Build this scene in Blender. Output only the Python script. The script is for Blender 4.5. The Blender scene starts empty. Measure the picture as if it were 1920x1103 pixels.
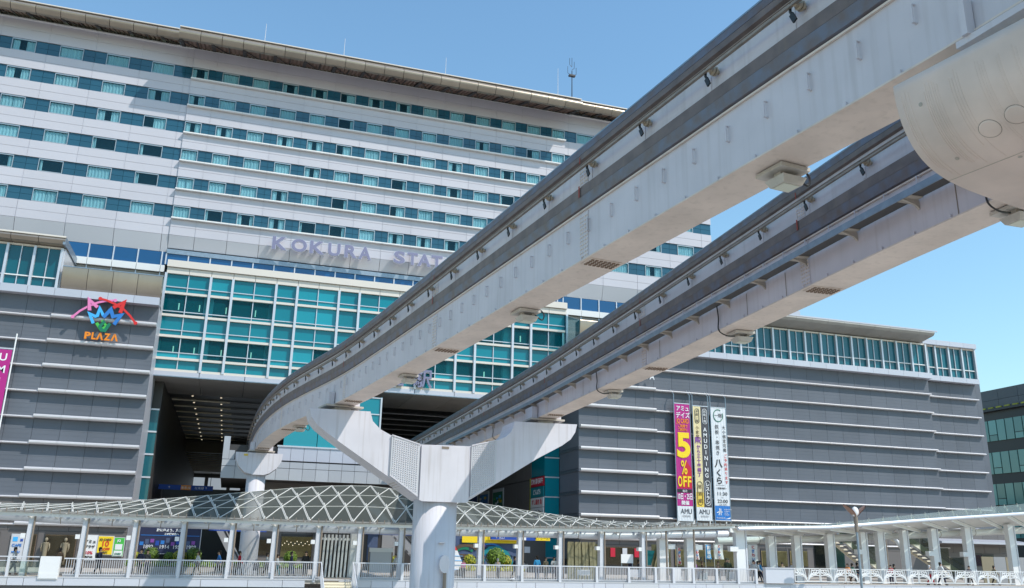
import bpy, math, random
from mathutils import Vector, Matrix
random.seed(11)
S = bpy.context.scene
COL = S.collection
SKY_STR, SUN_STR, EXPO = .13, 2.95, .47
E = 9.0                       # eye height above the street; all heights below are given relative to the eye

# ------------------------------------------------------------------ camera
cam_d = bpy.data.cameras.new('camera')
cam_d.sensor_width = 36.0
cam_d.lens = 36.0 * 1619.79 / 1920.0
cam_d.clip_start = 0.1
cam_d.clip_end = 3000
cam = bpy.data.objects.new('camera', cam_d)
COL.objects.link(cam)
def _basis(pitch, roll, yaw):
    p, r, y = math.radians(pitch), math.radians(roll), math.radians(yaw)
    F = Vector((math.sin(y)*math.cos(p), math.cos(y)*math.cos(p), math.sin(p)))
    R0 = Vector((math.cos(y), -math.sin(y), 0)); U0 = R0.cross(F)
    return R0*math.cos(r)+U0*math.sin(r), -R0*math.sin(r)+U0*math.cos(r), F
_R, _U, _F = _basis(16.531641, 1.2, 17.439531)
cam.matrix_world = Matrix(((_R.x, _U.x, -_F.x, 0), (_R.y, _U.y, -_F.y, 0), (_R.z, _U.z, -_F.z, E), (0, 0, 0, 1)))
S.camera = cam

# ------------------------------------------------------------------ sky and sun
SUN_EL, SUN_AZ = math.radians(50), math.radians(44)      # azimuth: to the right of the facade normal
sunv = Vector((math.cos(SUN_EL)*math.sin(SUN_AZ), -math.cos(SUN_EL)*math.cos(SUN_AZ), math.sin(SUN_EL)))
W = bpy.data.worlds.new('World'); S.world = W; W.use_nodes = True
nt = W.node_tree; nt.nodes.clear()
sky = nt.nodes.new('ShaderNodeTexSky'); sky.sky_type = 'NISHITA'; sky.sun_disc = False
sky.sun_elevation = SUN_EL
sky.sun_rotation = math.atan2(sunv.x, sunv.y)
sky.altitude = 0; sky.air_density = 1.6; sky.dust_density = 0.3; sky.ozone_density = 2.5
bg = nt.nodes.new('ShaderNodeBackground'); bg.inputs['Strength'].default_value = SKY_STR
wo = nt.nodes.new('ShaderNodeOutputWorld')
tint = nt.nodes.new('ShaderNodeMix'); tint.data_type = 'RGBA'; tint.blend_type = 'MULTIPLY'; tint.inputs[0].default_value = 1
tint.inputs[7].default_value = (.80, 1.0, 1.07, 1)        # clear, slightly turquoise spring sky
nt.links.new(sky.outputs[0], tint.inputs[6]); nt.links.new(tint.outputs[2], bg.inputs[0]); nt.links.new(bg.outputs[0], wo.inputs[0])
sun_d = bpy.data.lights.new('sun', 'SUN'); sun_d.energy = SUN_STR; sun_d.angle = math.radians(0.53); sun_d.color = (1.0, .955, .88)
sun = bpy.data.objects.new('sun', sun_d); COL.objects.link(sun)
sun.rotation_euler = (-sunv).to_track_quat('-Z', 'Y').to_euler(); sun.location = (30, -40, 90)
vs = S.view_settings
S.display_settings.display_device = 'sRGB'
vs.view_transform = 'Standard'; vs.look = 'None'; vs.gamma = 1; vs.exposure = EXPO; vs.use_curve_mapping = False
S.cycles.max_bounces = 6; S.cycles.transparent_max_bounces = 12; S.cycles.diffuse_bounces = 4; S.cycles.glossy_bounces = 3

# ------------------------------------------------------------------ materials
M = {}
def mat(name, col, rough=.6, metal=0., var=.0, scale=1.0, bump=0., bscale=8., spec=.5, rnd=0., streak=0., col2=None, trans=None, emit=None, ior=None):
    """procedural surface: base colour, large noise variation, per-piece variation, rain streaks, fine bump"""
    m = bpy.data.materials.new(name); m.use_nodes = True
    n = m.node_tree.nodes; l = m.node_tree.links
    b = n['Principled BSDF']; b.inputs['Roughness'].default_value = rough; b.inputs['Metallic'].default_value = metal
    b.inputs['Specular IOR Level'].default_value = spec
    base = n.new('ShaderNodeRGB'); base.outputs[0].default_value = (*col, 1); cur = base.outputs[0]
    geo = n.new('ShaderNodeNewGeometry')
    def mixc(fac, a, bb, mode='MIX'):
        x = n.new('ShaderNodeMix'); x.data_type = 'RGBA'; x.blend_type = mode
        if isinstance(fac, (int, float)): x.inputs[0].default_value = fac
        else: l.new(fac, x.inputs[0])
        l.new(a, x.inputs[6])
        if isinstance(bb, tuple): x.inputs[7].default_value = (*bb, 1)
        else: l.new(bb, x.inputs[7])
        return x.outputs[2]
    def noise(sc, det=4, stretch=None):
        t = n.new('ShaderNodeTexNoise'); t.inputs['Scale'].default_value = sc; t.inputs['Detail'].default_value = det
        if stretch:
            mp = n.new('ShaderNodeMapping'); mp.inputs['Scale'].default_value = stretch
            l.new(geo.outputs['Position'], mp.inputs[0]); l.new(mp.outputs[0], t.inputs[0])
        else: l.new(geo.outputs['Position'], t.inputs[0])
        return t.outputs[0]
    def ramp(v, a, c):
        r = n.new('ShaderNodeMapRange'); r.inputs[1].default_value = a; r.inputs[2].default_value = c; l.new(v, r.inputs[0]); return r.outputs[0]
    if var:
        dk = tuple(c*(1-var) for c in (col2 or col)) if not col2 else col2
        cur = mixc(ramp(noise(scale), .35, .7), cur, dk)
    if streak:
        f = ramp(noise(1., 5, (6., 6., .25)), .52, .78)
        mm = n.new('ShaderNodeMath'); mm.operation = 'MULTIPLY'; mm.inputs[1].default_value = streak; l.new(f, mm.inputs[0])
        cur = mixc(mm.outputs[0], cur, (.23, .17, .115))
    if rnd:
        oi = n.new('ShaderNodeObjectInfo'); r = n.new('ShaderNodeMapRange')
        r.inputs[3].default_value = 1-rnd; r.inputs[4].default_value = 1+rnd; l.new(oi.outputs['Random'], r.inputs[0])
        v = n.new('ShaderNodeVectorMath'); v.operation = 'SCALE'; l.new(cur, v.inputs[0]); l.new(r.outputs[0], v.inputs['Scale']); cur = v.outputs[0]
    l.new(cur, b.inputs['Base Color'])
    if bump:
        bp = n.new('ShaderNodeBump'); bp.inputs['Strength'].default_value = bump; bp.inputs['Distance'].default_value = .02
        l.new(noise(bscale, 6), bp.inputs['Height']); l.new(bp.outputs[0], b.inputs['Normal'])
    if emit:
        b.inputs['Emission Color'].default_value = (*emit[0], 1); b.inputs['Emission Strength'].default_value = emit[1]
    if trans:                                           # thin tinted pane: part see-through, part coated
        t = n.new('ShaderNodeBsdfTransparent'); t.inputs[0].default_value = (*trans[0], 1)
        mx = n.new('ShaderNodeMixShader')
        fr = n.new('ShaderNodeFresnel'); fr.inputs[0].default_value = 1.5
        ad = n.new('ShaderNodeMath'); ad.operation = 'ADD'; ad.use_clamp = True; ad.inputs[1].default_value = trans[1]; l.new(fr.outputs[0], ad.inputs[0])
        bf = n.new('ShaderNodeMath'); bf.operation = 'SUBTRACT'; bf.inputs[0].default_value = 1; l.new(geo.outputs['Backfacing'], bf.inputs[1])
        ml = n.new('ShaderNodeMath'); ml.operation = 'MULTIPLY'; l.new(ad.outputs[0], ml.inputs[0]); l.new(bf.outputs[0], ml.inputs[1])   # only the outer face is coated
        l.new(ml.outputs[0], mx.inputs[0]); l.new(t.outputs[0], mx.inputs[1]); l.new(b.outputs[0], mx.inputs[2])
        l.new(mx.outputs[0], n['Material Output'].inputs[0])
    M[name] = m
    return m

mat('white_panel', (.525, .505, .54), .38, var=.06, scale=.15, rnd=.025, bump=.15, bscale=5)
mat('white_panel_low', (.50, .50, .53), .42, var=.05, scale=.2, rnd=.02)
mat('spandrel_glass', (.018, .085, .13), .10, spec=.6, rnd=.10)
mat('window_glass', (.03, .13, .20), .05, spec=.6, trans=((.74, .875, .90), .17))  # blue of the reflected sky is put into the pane colour
mat('curtain_cloth', (.80, .86, .86), .9, rnd=.08)
mat('dark_room', (.03, .05, .07), .8)
mat('window_frame', (.42, .46, .48), .4, .5)
mat('sill_white', (.74, .73, .71), .4, rnd=.02)
mat('roof_metal', (.36, .30, .24), .32, .5, var=.14, scale=.5, rnd=.05, streak=.12)
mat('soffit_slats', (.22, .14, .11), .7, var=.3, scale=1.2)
mat('dark_steel', (.035, .033, .035), .5, .3)
mat('blue_glass', (.004, .075, .20), .06, spec=.8, metal=.1, rnd=.12)
mat('beige_trim', (.66, .60, .53), .45, rnd=.03)
mat('mezz_panel', (.40, .415, .44), .4, rnd=.05)
mat('mullion', (.58, .585, .62), .35, .35, rnd=.03)
mat('teal_dark', (.0, .095, .125), .05, spec=.6, rnd=.22)
mat('teal_pane', (.0, .18, .225), .06, spec=.55, rnd=.18)
mat('teal_clear', (.0, .20, .25), .05, spec=.6, trans=((.56, .90, .94), .22))
mat('teal_bright', (.01, .27, .33), .08, spec=.5, rnd=.10)
mat('cladding', (.134, .147, .172), .6, var=.14, scale=.22, rnd=.06, streak=.05, spec=.25)
mat('ledge_metal', (.60, .57, .575), .32, .15, rnd=.03)
mat('coping_panel', (.50, .50, .55), .4, .2, rnd=.03)
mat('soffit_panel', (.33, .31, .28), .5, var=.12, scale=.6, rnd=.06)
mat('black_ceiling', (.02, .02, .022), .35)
mat('strip_beige', (.80, .72, .56), .5)
mat('lamp_warm', (.9, .8, .6), .5, emit=((1., .85, .6), .7))
mat('daylight_glow', (.3, .32, .34), .3, emit=((.62, .72, .82), .34), rnd=.3)  # emission stands in for daylight and brightens the rear ceiling
mat('steel_paint', (.66, .61, .63), .42, var=.13, scale=.7, bump=.1, bscale=3, streak=.2)
mat('steel_under', (.78, .66, .57), .5, var=.18, scale=.9, streak=.22)  # girder paint, paler and warmer: ground bounce put into the colour
mat('rail_brown', (.19, .145, .13), .5, .1, var=.35, scale=2.2, streak=.35)
mat('rail_blue', (.145, .155, .20), .42, .15, var=.3, scale=2.5, col2=(.15, .105, .085))
mat('bolt_rust', (.22, .15, .10), .7)
mat('rust_red', (.33, .06, .04), .8)
mat('cond_rail', (.36, .30, .25), .5, .4, var=.3, scale=3)
mat('insulator', (.42, .34, .25), .35)
mat('black_rubber', (.018, .018, .02), .45)
mat('galv', (.30, .36, .42), .42, .6, var=.2, scale=4)
mat('grating', (.12, .115, .11), .6, .5)
mat('bracket_beige', (.50, .44, .37), .55, var=.2, scale=3, streak=.2)
mat('concrete_white', (.66, .635, .67), .55, var=.12, scale=.5, bump=.15, bscale=2., streak=.32)
mat('concrete_beige', (.82, .66, .57), .6, var=.22, scale=1.1, bump=.2, bscale=2)
mat('lamp_housing', (.55, .51, .45), .5, var=.15, scale=5, streak=.2)
mat('lamp_lens', (.60, .62, .50), .3)
mat('copper', (.36, .22, .17), .4, .35)
mat('pipe_brown', (.24, .19, .15), .5)
mat('letter_violet', (.20, .195, .30), .45)
mat('letter_edge', (.72, .72, .80), .35, .3)
mat('teal_wall', (.10, .34, .37), .8)
mat('far_panel', (.075, .085, .10), .45, rnd=.06)
mat('far_dark', (.016, .018, .026), .4)
mat('far_glass', (.12, .30, .28), .12, spec=.6, rnd=.25)
mat('canopy_white', (.73, .71, .67), .42, var=.08, scale=1.)
mat('canopy_glass', (.36, .365, .35), .12, spec=.5, trans=((.80, .82, .80), .40))
mat('canopy_glass_r', (.40, .47, .43), .15, spec=.5, trans=((.88, .95, .92), .12))
mat('tube_white', (.66, .68, .74), .28, .1)
mat('rail_white', (.60, .60, .63), .4)
mat('gutter_grey', (.33, .31, .29), .5, .3, var=.2, scale=3)
mat('deck_paving', (.46, .41, .36), .8, var=.15, scale=1.5)
mat('fascia_white', (.56, .565, .61), .4, rnd=.03)
mat('street_paving', (.47, .43, .385), .85, var=.2, scale=.4)
mat('asphalt', (.06, .06, .06), .9, var=.2, scale=2)
mat('shop_wall', (.14, .125, .12), .6, rnd=.06)
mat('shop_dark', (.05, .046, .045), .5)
mat('shop_glass', (.05, .06, .06), .06, spec=.6, trans=((.55, .6, .58), .12))
mat('shop_inside', (.42, .25, .17), .8, var=.4, scale=1.2, emit=((.5, .28, .18), .08))  # faint glow stands in for the shop's interior lighting
mat('shop_inside_warm', (.75, .55, .27), .8, var=.4, scale=1.5, emit=((.9, .6, .28), .15))  # display glows in place of warm interior lighting
mat('tarp', (.46, .40, .24), .75, var=.2, scale=2)
mat('tarp_dark', (.20, .19, .10), .8)
mat('leaf_green', (.20, .31, .035), .6, var=.5, scale=9, rnd=.25)
mat('leaf_yellow', (.50, .48, .04), .6, var=.4, scale=9, rnd=.25)
mat('leaf_dark', (.07, .14, .016), .6, var=.5, scale=9, rnd=.2)
mat('soil', (.08, .055, .04), .95)
mat('bark', (.10, .075, .055), .9)
mat('planter_stone', (.40, .37, .34), .8, var=.15, scale=2)
mat('skin', (.55, .35, .25), .6)
for nm, c in dict(magenta=(.42, .012, .20), crimson=(.50, .006, .03), red=(.62, .02, .02), orange=(.80, .24, .01), yellow=(.85, .60, .01), cream=(.72, .60, .33),
                  gold=(.75, .53, .08), white=(.80, .80, .80), black=(.012, .012, .013), charcoal=(.06, .06, .07), blue=(.01, .06, .32), blue_mid=(.02, .17, .50), sky_blue=(.05, .40, .78),
                  pink=(.72, .20, .42), green=(.06, .45, .06), dark_green=(.0, .16, .085), navy=(.015, .02, .06), teal=(.0, .20, .23), grey=(.28, .28, .29), light_grey=(.55, .55, .57),
                  brown=(.10, .06, .035), khaki=(.25, .21, .14), banner_white=(.66, .67, .69), purple=(.22, .06, .30), plain_white=(.76, .75, .74), denim=(.06, .09, .17), hair=(.02, .014, .011), olive=(.05, .065, .03)).items():
    mat(nm, c, .62)

# ------------------------------------------------------------------ geometry helpers
WL = {}                                    # world position of things and parts (unrotated)
class MB:
    def __init__(s): s.v = []; s.f = []
    def add(s, v, f):
        o = len(s.v); s.v += [tuple(p) for p in v]; s.f += [tuple(i+o for i in q) for q in f]; return s
    def box(s, x0, x1, y0, y1, z0, z1):
        return s.add([(x0,y0,z0),(x1,y0,z0),(x1,y1,z0),(x0,y1,z0),(x0,y0,z1),(x1,y0,z1),(x1,y1,z1),(x0,y1,z1)],
                     [(3,2,1,0),(4,5,6,7),(0,1,5,4),(1,2,6,5),(2,3,7,6),(3,0,4,7)])
    def hexa(s, p): return s.add(p, [(3,2,1,0),(4,5,6,7),(0,1,5,4),(1,2,6,5),(2,3,7,6),(3,0,4,7)])
    def prism_y(s, pts, y0, y1):           # pts (x,z) counter-clockwise seen from -Y
        n = len(pts)
        return s.add([(x,y0,z) for x,z in pts]+[(x,y1,z) for x,z in pts], [tuple(range(n)), tuple(range(2*n-1,n-1,-1))]+[((i+1)%n,i,i+n,(i+1)%n+n) for i in range(n)])
    def prism_x(s, pts, x0, x1):           # pts (y,z)
        n = len(pts)
        return s.add([(x0,y,z) for y,z in pts]+[(x1,y,z) for y,z in pts], [tuple(range(n-1,-1,-1)), tuple(range(n,2*n))]+[(i,(i+1)%n,(i+1)%n+n,i+n) for i in range(n)])
    def prism_z(s, pts, z0, z1):
        n = len(pts)
        return s.add([(x,y,z0) for x,y in pts]+[(x,y,z1) for x,y in pts], [tuple(range(n-1,-1,-1)), tuple(range(n,2*n))]+[(i,(i+1)%n,(i+1)%n+n,i+n) for i in range(n)])
    def tube(s, pts, r, n=6, r1=None):
        pts = [Vector(p) for p in pts]; rings = []; k = len(pts)
        for i, p in enumerate(pts):
            d = (pts[min(i+1,k-1)]-pts[max(i-1,0)]).normalized()
            a = d.orthogonal().normalized() if i == 0 else (a-d*a.dot(d)).normalized()
            b = d.cross(a); rr = r if r1 is None else r+(r1-r)*i/(k-1)
            rings.append([p+(a*math.cos(2*math.pi*j/n)+b*math.sin(2*math.pi*j/n))*rr for j in range(n)])
        v = [q for R_ in rings for q in R_]; f = [tuple(range(n-1,-1,-1)), tuple(range((k-1)*n,k*n))]
        for i in range(k-1):
            for j in range(n): f.append((i*n+j, i*n+(j+1)%n, (i+1)*n+(j+1)%n, (i+1)*n+j))
        return s.add(v, f)
    def cyl(s, x, y, z0, z1, r, n=16, r1=None): return s.tube([(x,y,z0),(x,y,z1)], r, n, r1)
    def ball(s, c, rx, ry, rz, nu=10, nv=6, jit=0.):
        v = []; f = []
        for i in range(nv+1):
            t = math.pi*i/nv
            for j in range(nu):
                p = 2*math.pi*j/nu; k = 1+random.uniform(-jit, jit)
                v.append((c[0]+rx*math.sin(t)*math.cos(p)*k, c[1]+ry*math.sin(t)*math.sin(p)*k, c[2]+rz*math.cos(t)*k))
        for i in range(nv):
            for j in range(nu): f.append((i*nu+j, (i+1)*nu+j, (i+1)*nu+(j+1)%nu, i*nu+(j+1)%nu))
        return s.add(v, f)
    def grid(s, rows):                     # rows of points -> quad sheet
        m = len(rows[0]); v = [p for r_ in rows for p in r_]
        return s.add(v, [(i*m+j, i*m+j+1, (i+1)*m+j+1, (i+1)*m+j) for i in range(len(rows)-1) for j in range(m-1)])
    def bar(s, a, b, w, h, up=(0,0,1)):    # rectangular bar from a to b
        a, b = Vector(a), Vector(b); d = (b-a).normalized(); u = Vector(up); u = (u-d*u.dot(d)).normalized(); sd = d.cross(u)
        p = []
        for q in (a, b):
            for (i, j) in ((-1,-1),(1,-1),(1,1),(-1,1)): p.append(q+sd*i*w/2+u*j*h/2)
        return s.add(p, [(3,2,1,0),(4,5,6,7),(0,1,5,4),(1,2,6,5),(2,3,7,6),(3,0,4,7)])
    def mesh(s, name, m, smooth=False):
        me = bpy.data.meshes.new(name); me.from_pydata(s.v, [], s.f); me.materials.append(M[m] if isinstance(m, str) else m)
        if smooth: me.polygons.foreach_set('use_smooth', [True]*len(me.polygons))
        me.update(); return me
    def build(s, name, m, parent=None, smooth=False, kind=None, loc=None):
        """vertices are in scene coordinates (height relative to the eye); the object gets its origin at loc"""
        p = Vector(loc) if loc is not None else (WL[parent] if parent is not None else Vector((0,0,-E)))
        s.v = [(v[0]-p.x, v[1]-p.y, v[2]-p.z) for v in s.v]
        o = bpy.data.objects.new(name, s.mesh(name, m, smooth)); place(o, p, parent)
        if kind: o['kind'] = kind
        return o
def place(o, p, parent=None):
    COL.objects.link(o); p = Vector(p); WL[o] = p
    if parent is not None: o.parent = parent; o.location = p-WL[parent]
    else: o.location = p+Vector((0,0,E))
    return o
def inst(name, me, p, parent=None, mt=None):
    o = bpy.data.objects.new(name, me); place(o, p, parent)
    if mt: o.material_slots[0].link = 'OBJECT'; o.material_slots[0].material = M[mt]
    return o
def tag(o, label, cat, group=None):
    o['label'] = label; o['category'] = cat
    if group: o['group'] = group
    return o
def thing(name, label, cat, loc, group=None):
    o = bpy.data.objects.new(name, None); o.empty_display_size = .3; place(o, loc); return tag(o, label, cat, group)
def box_mesh(name, w, d, h, m):            # centred in x, front at y=0, base at z=0
    return MB().box(-w/2, w/2, 0, d, 0, h).mesh(name, m)
_tc = {}
def text_mb(body, size, depth=.02, bold=0., align='CENTER', sx=1.):
    """lettering as solid geometry facing -Y, baseline at z=0"""
    key = (body, size, depth, bold, align, sx)
    if key not in _tc:
        c = bpy.data.curves.new('lettering', 'FONT'); c.body = body; c.size = size; c.extrude = depth/2; c.offset = bold; c.align_x = align; c.resolution_u = 4
        o = bpy.data.objects.new('lettering', c); me = bpy.data.meshes.new_from_object(o)
        _tc[key] = ([(v.co.x*sx, -v.co.z, v.co.y) for v in me.vertices], [tuple(p.vertices) for p in me.polygons])
        bpy.data.objects.remove(o); bpy.data.curves.remove(c); bpy.data.meshes.remove(me)
    b = MB(); b.add(*_tc[key]); return b
def text(name, body, x, y, z, size, m, parent, depth=.02, bold=0., align='CENTER', sx=1., rotz=0., fit=None):
    b = text_mb(body, size, depth, bold, align, sx)
    if fit and b.v:                        # stretch to a given width
        xs = [v[0] for v in b.v]; k = fit/(max(xs)-min(xs)); b.v = [(v[0]*k, v[1], v[2]) for v in b.v]
    if rotz:
        c, s_ = math.cos(rotz), math.sin(rotz); b.v = [(v[0]*c-v[1]*s_, v[0]*s_+v[1]*c, v[2]) for v in b.v]
    b.v = [(v[0]+x, v[1]+y, v[2]+z) for v in b.v]
    return b.build(name, m, parent)
def lerp(a, b, t): return a+(b-a)*t
def interp(tab, x):
    for (a, fa), (b, fb) in zip(tab, tab[1:]):
        if x <= b or (b, fb) == tab[-1]: return fa+(fb-fa)*(x-a)/(b-a)
# ================================================================== FIGURES (meshes shared by the people placed further down)
def skin_mesh(name, verts, edges, radii, sub=1, root=0):
    me = bpy.data.meshes.new(name); me.from_pydata(verts, edges, []); me.update()
    o = bpy.data.objects.new(name, me); COL.objects.link(o)
    md = o.modifiers.new('skin', 'SKIN'); md.use_smooth_shade = True
    for i, r_ in enumerate(radii): v = me.skin_vertices[0].data[i]; v.radius = r_ if isinstance(r_, tuple) else (r_, r_); v.use_root = i == root
    o.modifiers.new('sub', 'SUBSURF').levels = sub
    dg = bpy.context.evaluated_depsgraph_get(); out = bpy.data.meshes.new_from_object(o.evaluated_get(dg)); bpy.data.objects.remove(o)
    for p in out.polygons: p.use_smooth = True
    return out
def figure(pose):
    """1.7 m figure facing -Y: body (one surface), shirt, trousers, hair, shoes as separate meshes"""
    st = {'stand': (0, 0, .05, .05, 0), 'walk': (.26, -.24, .22, -.2, 0), 'phone': (.02, -.02, .3, .05, 1), 'bend': (.1, -.05, .3, .25, 0)}[pose]
    lean = .22 if pose == 'bend' else 0.
    P = {}; V = []; Ed = []; Rd = []
    def v(n, p, r_): P[n] = len(V); V.append(p); Rd.append(r_); return P[n]
    def e(a, b): Ed.append((P[a], P[b]))
    v('pel', (0, .0, .92), (.15, .11)); v('waist', (0, -lean*.3, 1.06), (.135, .10)); v('chest', (0, -lean*.7, 1.27), (.165, .115)); v('neck0', (0, -lean, 1.42), (.075, .07)); v('neck', (0, -lean*1.05, 1.48), (.055, .055)); v('head', (0, -lean*1.15-.02, 1.58), (.085, .10)); v('crown', (0, -lean*1.2-.0, 1.67), (.07, .085))
    for a, b in (('pel', 'waist'), ('waist', 'chest'), ('chest', 'neck0'), ('neck0', 'neck'), ('neck', 'head'), ('head', 'crown')): e(a, b)
    for s, nm, hipf, armf in ((-1, 'l', st[0], st[2]), (1, 'r', st[1], st[3])):
        v(nm+'hip', (s*.09, 0, .86), (.095, .095)); v(nm+'knee', (s*.10, -hipf*.55-.02, .48), (.06, .062)); v(nm+'ank', (s*.10, -hipf+.06*(hipf < 0), .09+(.06 if hipf < 0 else 0)), (.042, .045)); v(nm+'toe', (s*.115, -hipf-.15, .035), (.04, .03))
        e('pel', nm+'hip'); e(nm+'hip', nm+'knee'); e(nm+'knee', nm+'ank'); e(nm+'ank', nm+'toe')
        v(nm+'sh', (s*.18, -lean, 1.37), (.062, .062)); v(nm+'el', (s*.24, -lean-armf*.5+.03, 1.10), (.045, .045)); 
        up = st[4] and s < 0
        hx, hy, hz = (s*.14, -lean-.32, 1.18) if up else (s*.23, -lean-armf-.08, .87)
        v(nm+'wr', (hx, hy, hz), (.03, .03)); d = (Vector((hx, hy, hz))-Vector(V[P[nm+'el']])).normalized()
        pc = Vector((hx, hy, hz))+d*.06; v(nm+'palm', tuple(pc), (.036, .02)); e('chest', nm+'sh'); e(nm+'sh', nm+'el'); e(nm+'el', nm+'wr'); e(nm+'wr', nm+'palm')
        sd = d.cross(Vector((s, 0, 0))).normalized()
        for k, l_ in enumerate((.07, .08, .085, .07)):
            q = pc+sd*(k-1.5)*.018+d*.035; v(nm+'f%d' % k, tuple(q), .009); q2 = q+d*l_*.55+Vector((-s*.006, 0, 0)); v(nm+'g%d' % k, tuple(q2), .008); q3 = q2+d*l_*.4+Vector((-s*.02, 0, 0)); v(nm+'h%d' % k, tuple(q3), .007)
            e(nm+'palm', nm+'f%d' % k); e(nm+'f%d' % k, nm+'g%d' % k); e(nm+'g%d' % k, nm+'h%d' % k)
        t1 = pc-d*.02+sd*.04; v(nm+'t0', tuple(t1), .010); v(nm+'t1', tuple(t1+d*.035+sd*.012), .008); e(nm+'palm', nm+'t0'); e(nm+'t0', nm+'t1')
    body = skin_mesh('person', V, Ed, Rd, 1, P['pel']); body.materials.append(M['skin'])
    def sub(names, edges, grow, nm, m, root):
        ix = {n: i for i, n in enumerate(names)}
        vv = [V[P[n]] for n in names]; rr_ = [tuple(c*1.0+grow for c in (Rd[P[n]] if isinstance(Rd[P[n]], tuple) else (Rd[P[n]],)*2)) for n in names]
        o = skin_mesh(nm, vv, [(ix[a], ix[b]) for a, b in edges], rr_, 1, ix[root]); o.materials.append(M[m]); return o
    shirt = sub(['pel', 'waist', 'chest', 'neck0', 'lsh', 'lel', 'lwr', 'rsh', 'rel', 'rwr'], [('pel', 'waist'), ('waist', 'chest'), ('chest', 'neck0'), ('chest', 'lsh'), ('lsh', 'lel'), ('lel', 'lwr'), ('chest', 'rsh'), ('rsh', 'rel'), ('rel', 'rwr')], .016, 'shirt', 'white', 'chest')
    trou = sub(['pel', 'lhip', 'lknee', 'lank', 'rhip', 'rknee', 'rank'], [('pel', 'lhip'), ('lhip', 'lknee'), ('lknee', 'lank'), ('pel', 'rhip'), ('rhip', 'rknee'), ('rknee', 'rank')], .014, 'trousers', 'navy', 'pel')
    hc = V[P['crown']]; hd = V[P['head']]
    hair = MB(); hair.ball((hc[0], hc[1]+.025, hc[2]-.005), .102, .118, .105, 14, 8); hair.ball((hc[0], hc[1]+.06, hc[2]-.09), .092, .072, .12, 12, 8)
    hair = hair.mesh('hair', 'hair', True)
    face = MB()                                               # eyes, brows, nose and mouth
    for s in (-1, 1): face.ball((hd[0]+s*.032, hd[1]-.098, hd[2]+.012), .012, .008, .007, 8, 5); face.ball((hd[0]+s*.098, hd[1]+.0, hd[2]), .014, .02, .03, 8, 5)
    face.ball((hd[0], hd[1]-.108, hd[2]-.022), .013, .018, .022, 8, 6); face.ball((hd[0], hd[1]-.09, hd[2]-.058), .024, .010, .006, 8, 4)
    face = face.mesh('face', 'skin', True)
    sh = MB()
    for nm in 'lr': a, t = V[P[nm+'ank']], V[P[nm+'toe']]; sh.tube([(a[0], a[1]+.05, t[2]+.0), (a[0], a[1]-.02, t[2]+.01), (t[0], t[1], t[2])], .052, 8, .045)
    shoes = sh.mesh('shoes', 'black', True)
    bp = MB(); c = V[P['chest']]; bp.ball((c[0], c[1]+.2, c[2]-.07), .14, .10, .21, 10, 8); pack = bp.mesh('backpack', 'black', True)
    sk = MB(); sk.tube([(0, 0, .95), (0, 0, .8), (0, 0, .55)], .15, 14, .26); skirt = sk.mesh('skirt', 'khaki', True)
    return dict(body=body, shirt=shirt, trousers=trou, hair=hair, face=face, shoes=shoes, pack=pack, skirt=skirt)
FIG = {k: figure(k) for k in ('stand', 'walk', 'phone', 'bend')}
# ================================================================== SETTING
def structure(o): o['kind'] = 'structure'; return o
g = MB().box(-900, 1200, -400, 1500, -E-.5, -E); structure(g.build('ground', 'street_paving'))
g = MB().box(-90, 140, -46, -30, -E, -E+.004); structure(g.build('road', 'asphalt', loc=(0,0,-E)))
DK = -2.1                                                     # deck level
g = MB().box(-45, 100, 61.75, 190, DK-.30, DK); structure(g.build('pedestrian_deck', 'deck_paving'))
g = MB().box(-45, 100, 63.5, 89.5, -E, DK-.30); structure(g.build('deck_base', 'shop_wall'))
g = MB().box(-12, 12, -9, 2.2, -2.2, -1.75); structure(g.build('viewing_deck', 'deck_paving'))

# ================================================================== HOTEL TOWER
hotel = thing('hotel_tower', 'tall white banded hotel block with rows of curtained windows above the station hall', 'hotel', (12.6, 92, -E))
FLOOR = 3.12
LEDGE = [46.70-FLOOR*k for k in range(6)]
secs = []                                                     # (x0, x1, front y, joints, window fractions, has ledge)
JL = [-9.05-4.338*k for k in range(7)][::-1]
secs.append((-35.06, -8.38, 87.12, JL, (.25, .75), False))
JR = [-9.09+3.1*k for k in range(15)]
secs.append((-8.38, 33.53, 87.0, JR, (.215, .76), True))
JE = [33.96+4.338*k for k in range(6)]
secs.append((33.53, 52.7, 87.12, [33.96-4.338]+JE, (.25, .75), False))
MB().box(-35.0, 52.6, 88.2, 106, 15.6, 50.0).build('core_wall', 'dark_room', hotel)
# side wall at the right end
MB().box(52.45, 52.7, 87.4, 106, 24, 50.2).build('side_wall', 'white_panel', hotel)
_mesh = {}
def band_panel(w, h, y):                                      # two courses with a recessed seam, ends open-jointed
    k = ('bp', round(w,2), round(h,2))
    if k not in _mesh:
        g = .02; b = MB()
        b.box(-w/2+g, w/2-g, 0, .30, 0, h*.50-.02); b.box(-w/2+g, w/2-g, 0, .30, h*.50+.02, h); b.box(-w/2, w/2, .035, .30, .0, h)
        _mesh[k] = b.mesh('wall_panel', 'white_panel')
    return _mesh[k]
def curtain_mesh(w, h, seed):
    n = max(3, int(w/.09)); rnd = random.Random(seed); rows = []
    pts = [(-w/2+w*i/n, .05*math.sin(i*1.9+seed)+rnd.uniform(-.02,.02)) for i in range(n+1)]
    return MB().grid([[(x, y, h) for x, y in pts], [(x, y, 0) for x, y in pts]]).mesh('curtain', 'curtain_cloth')
CURT = {}
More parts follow.
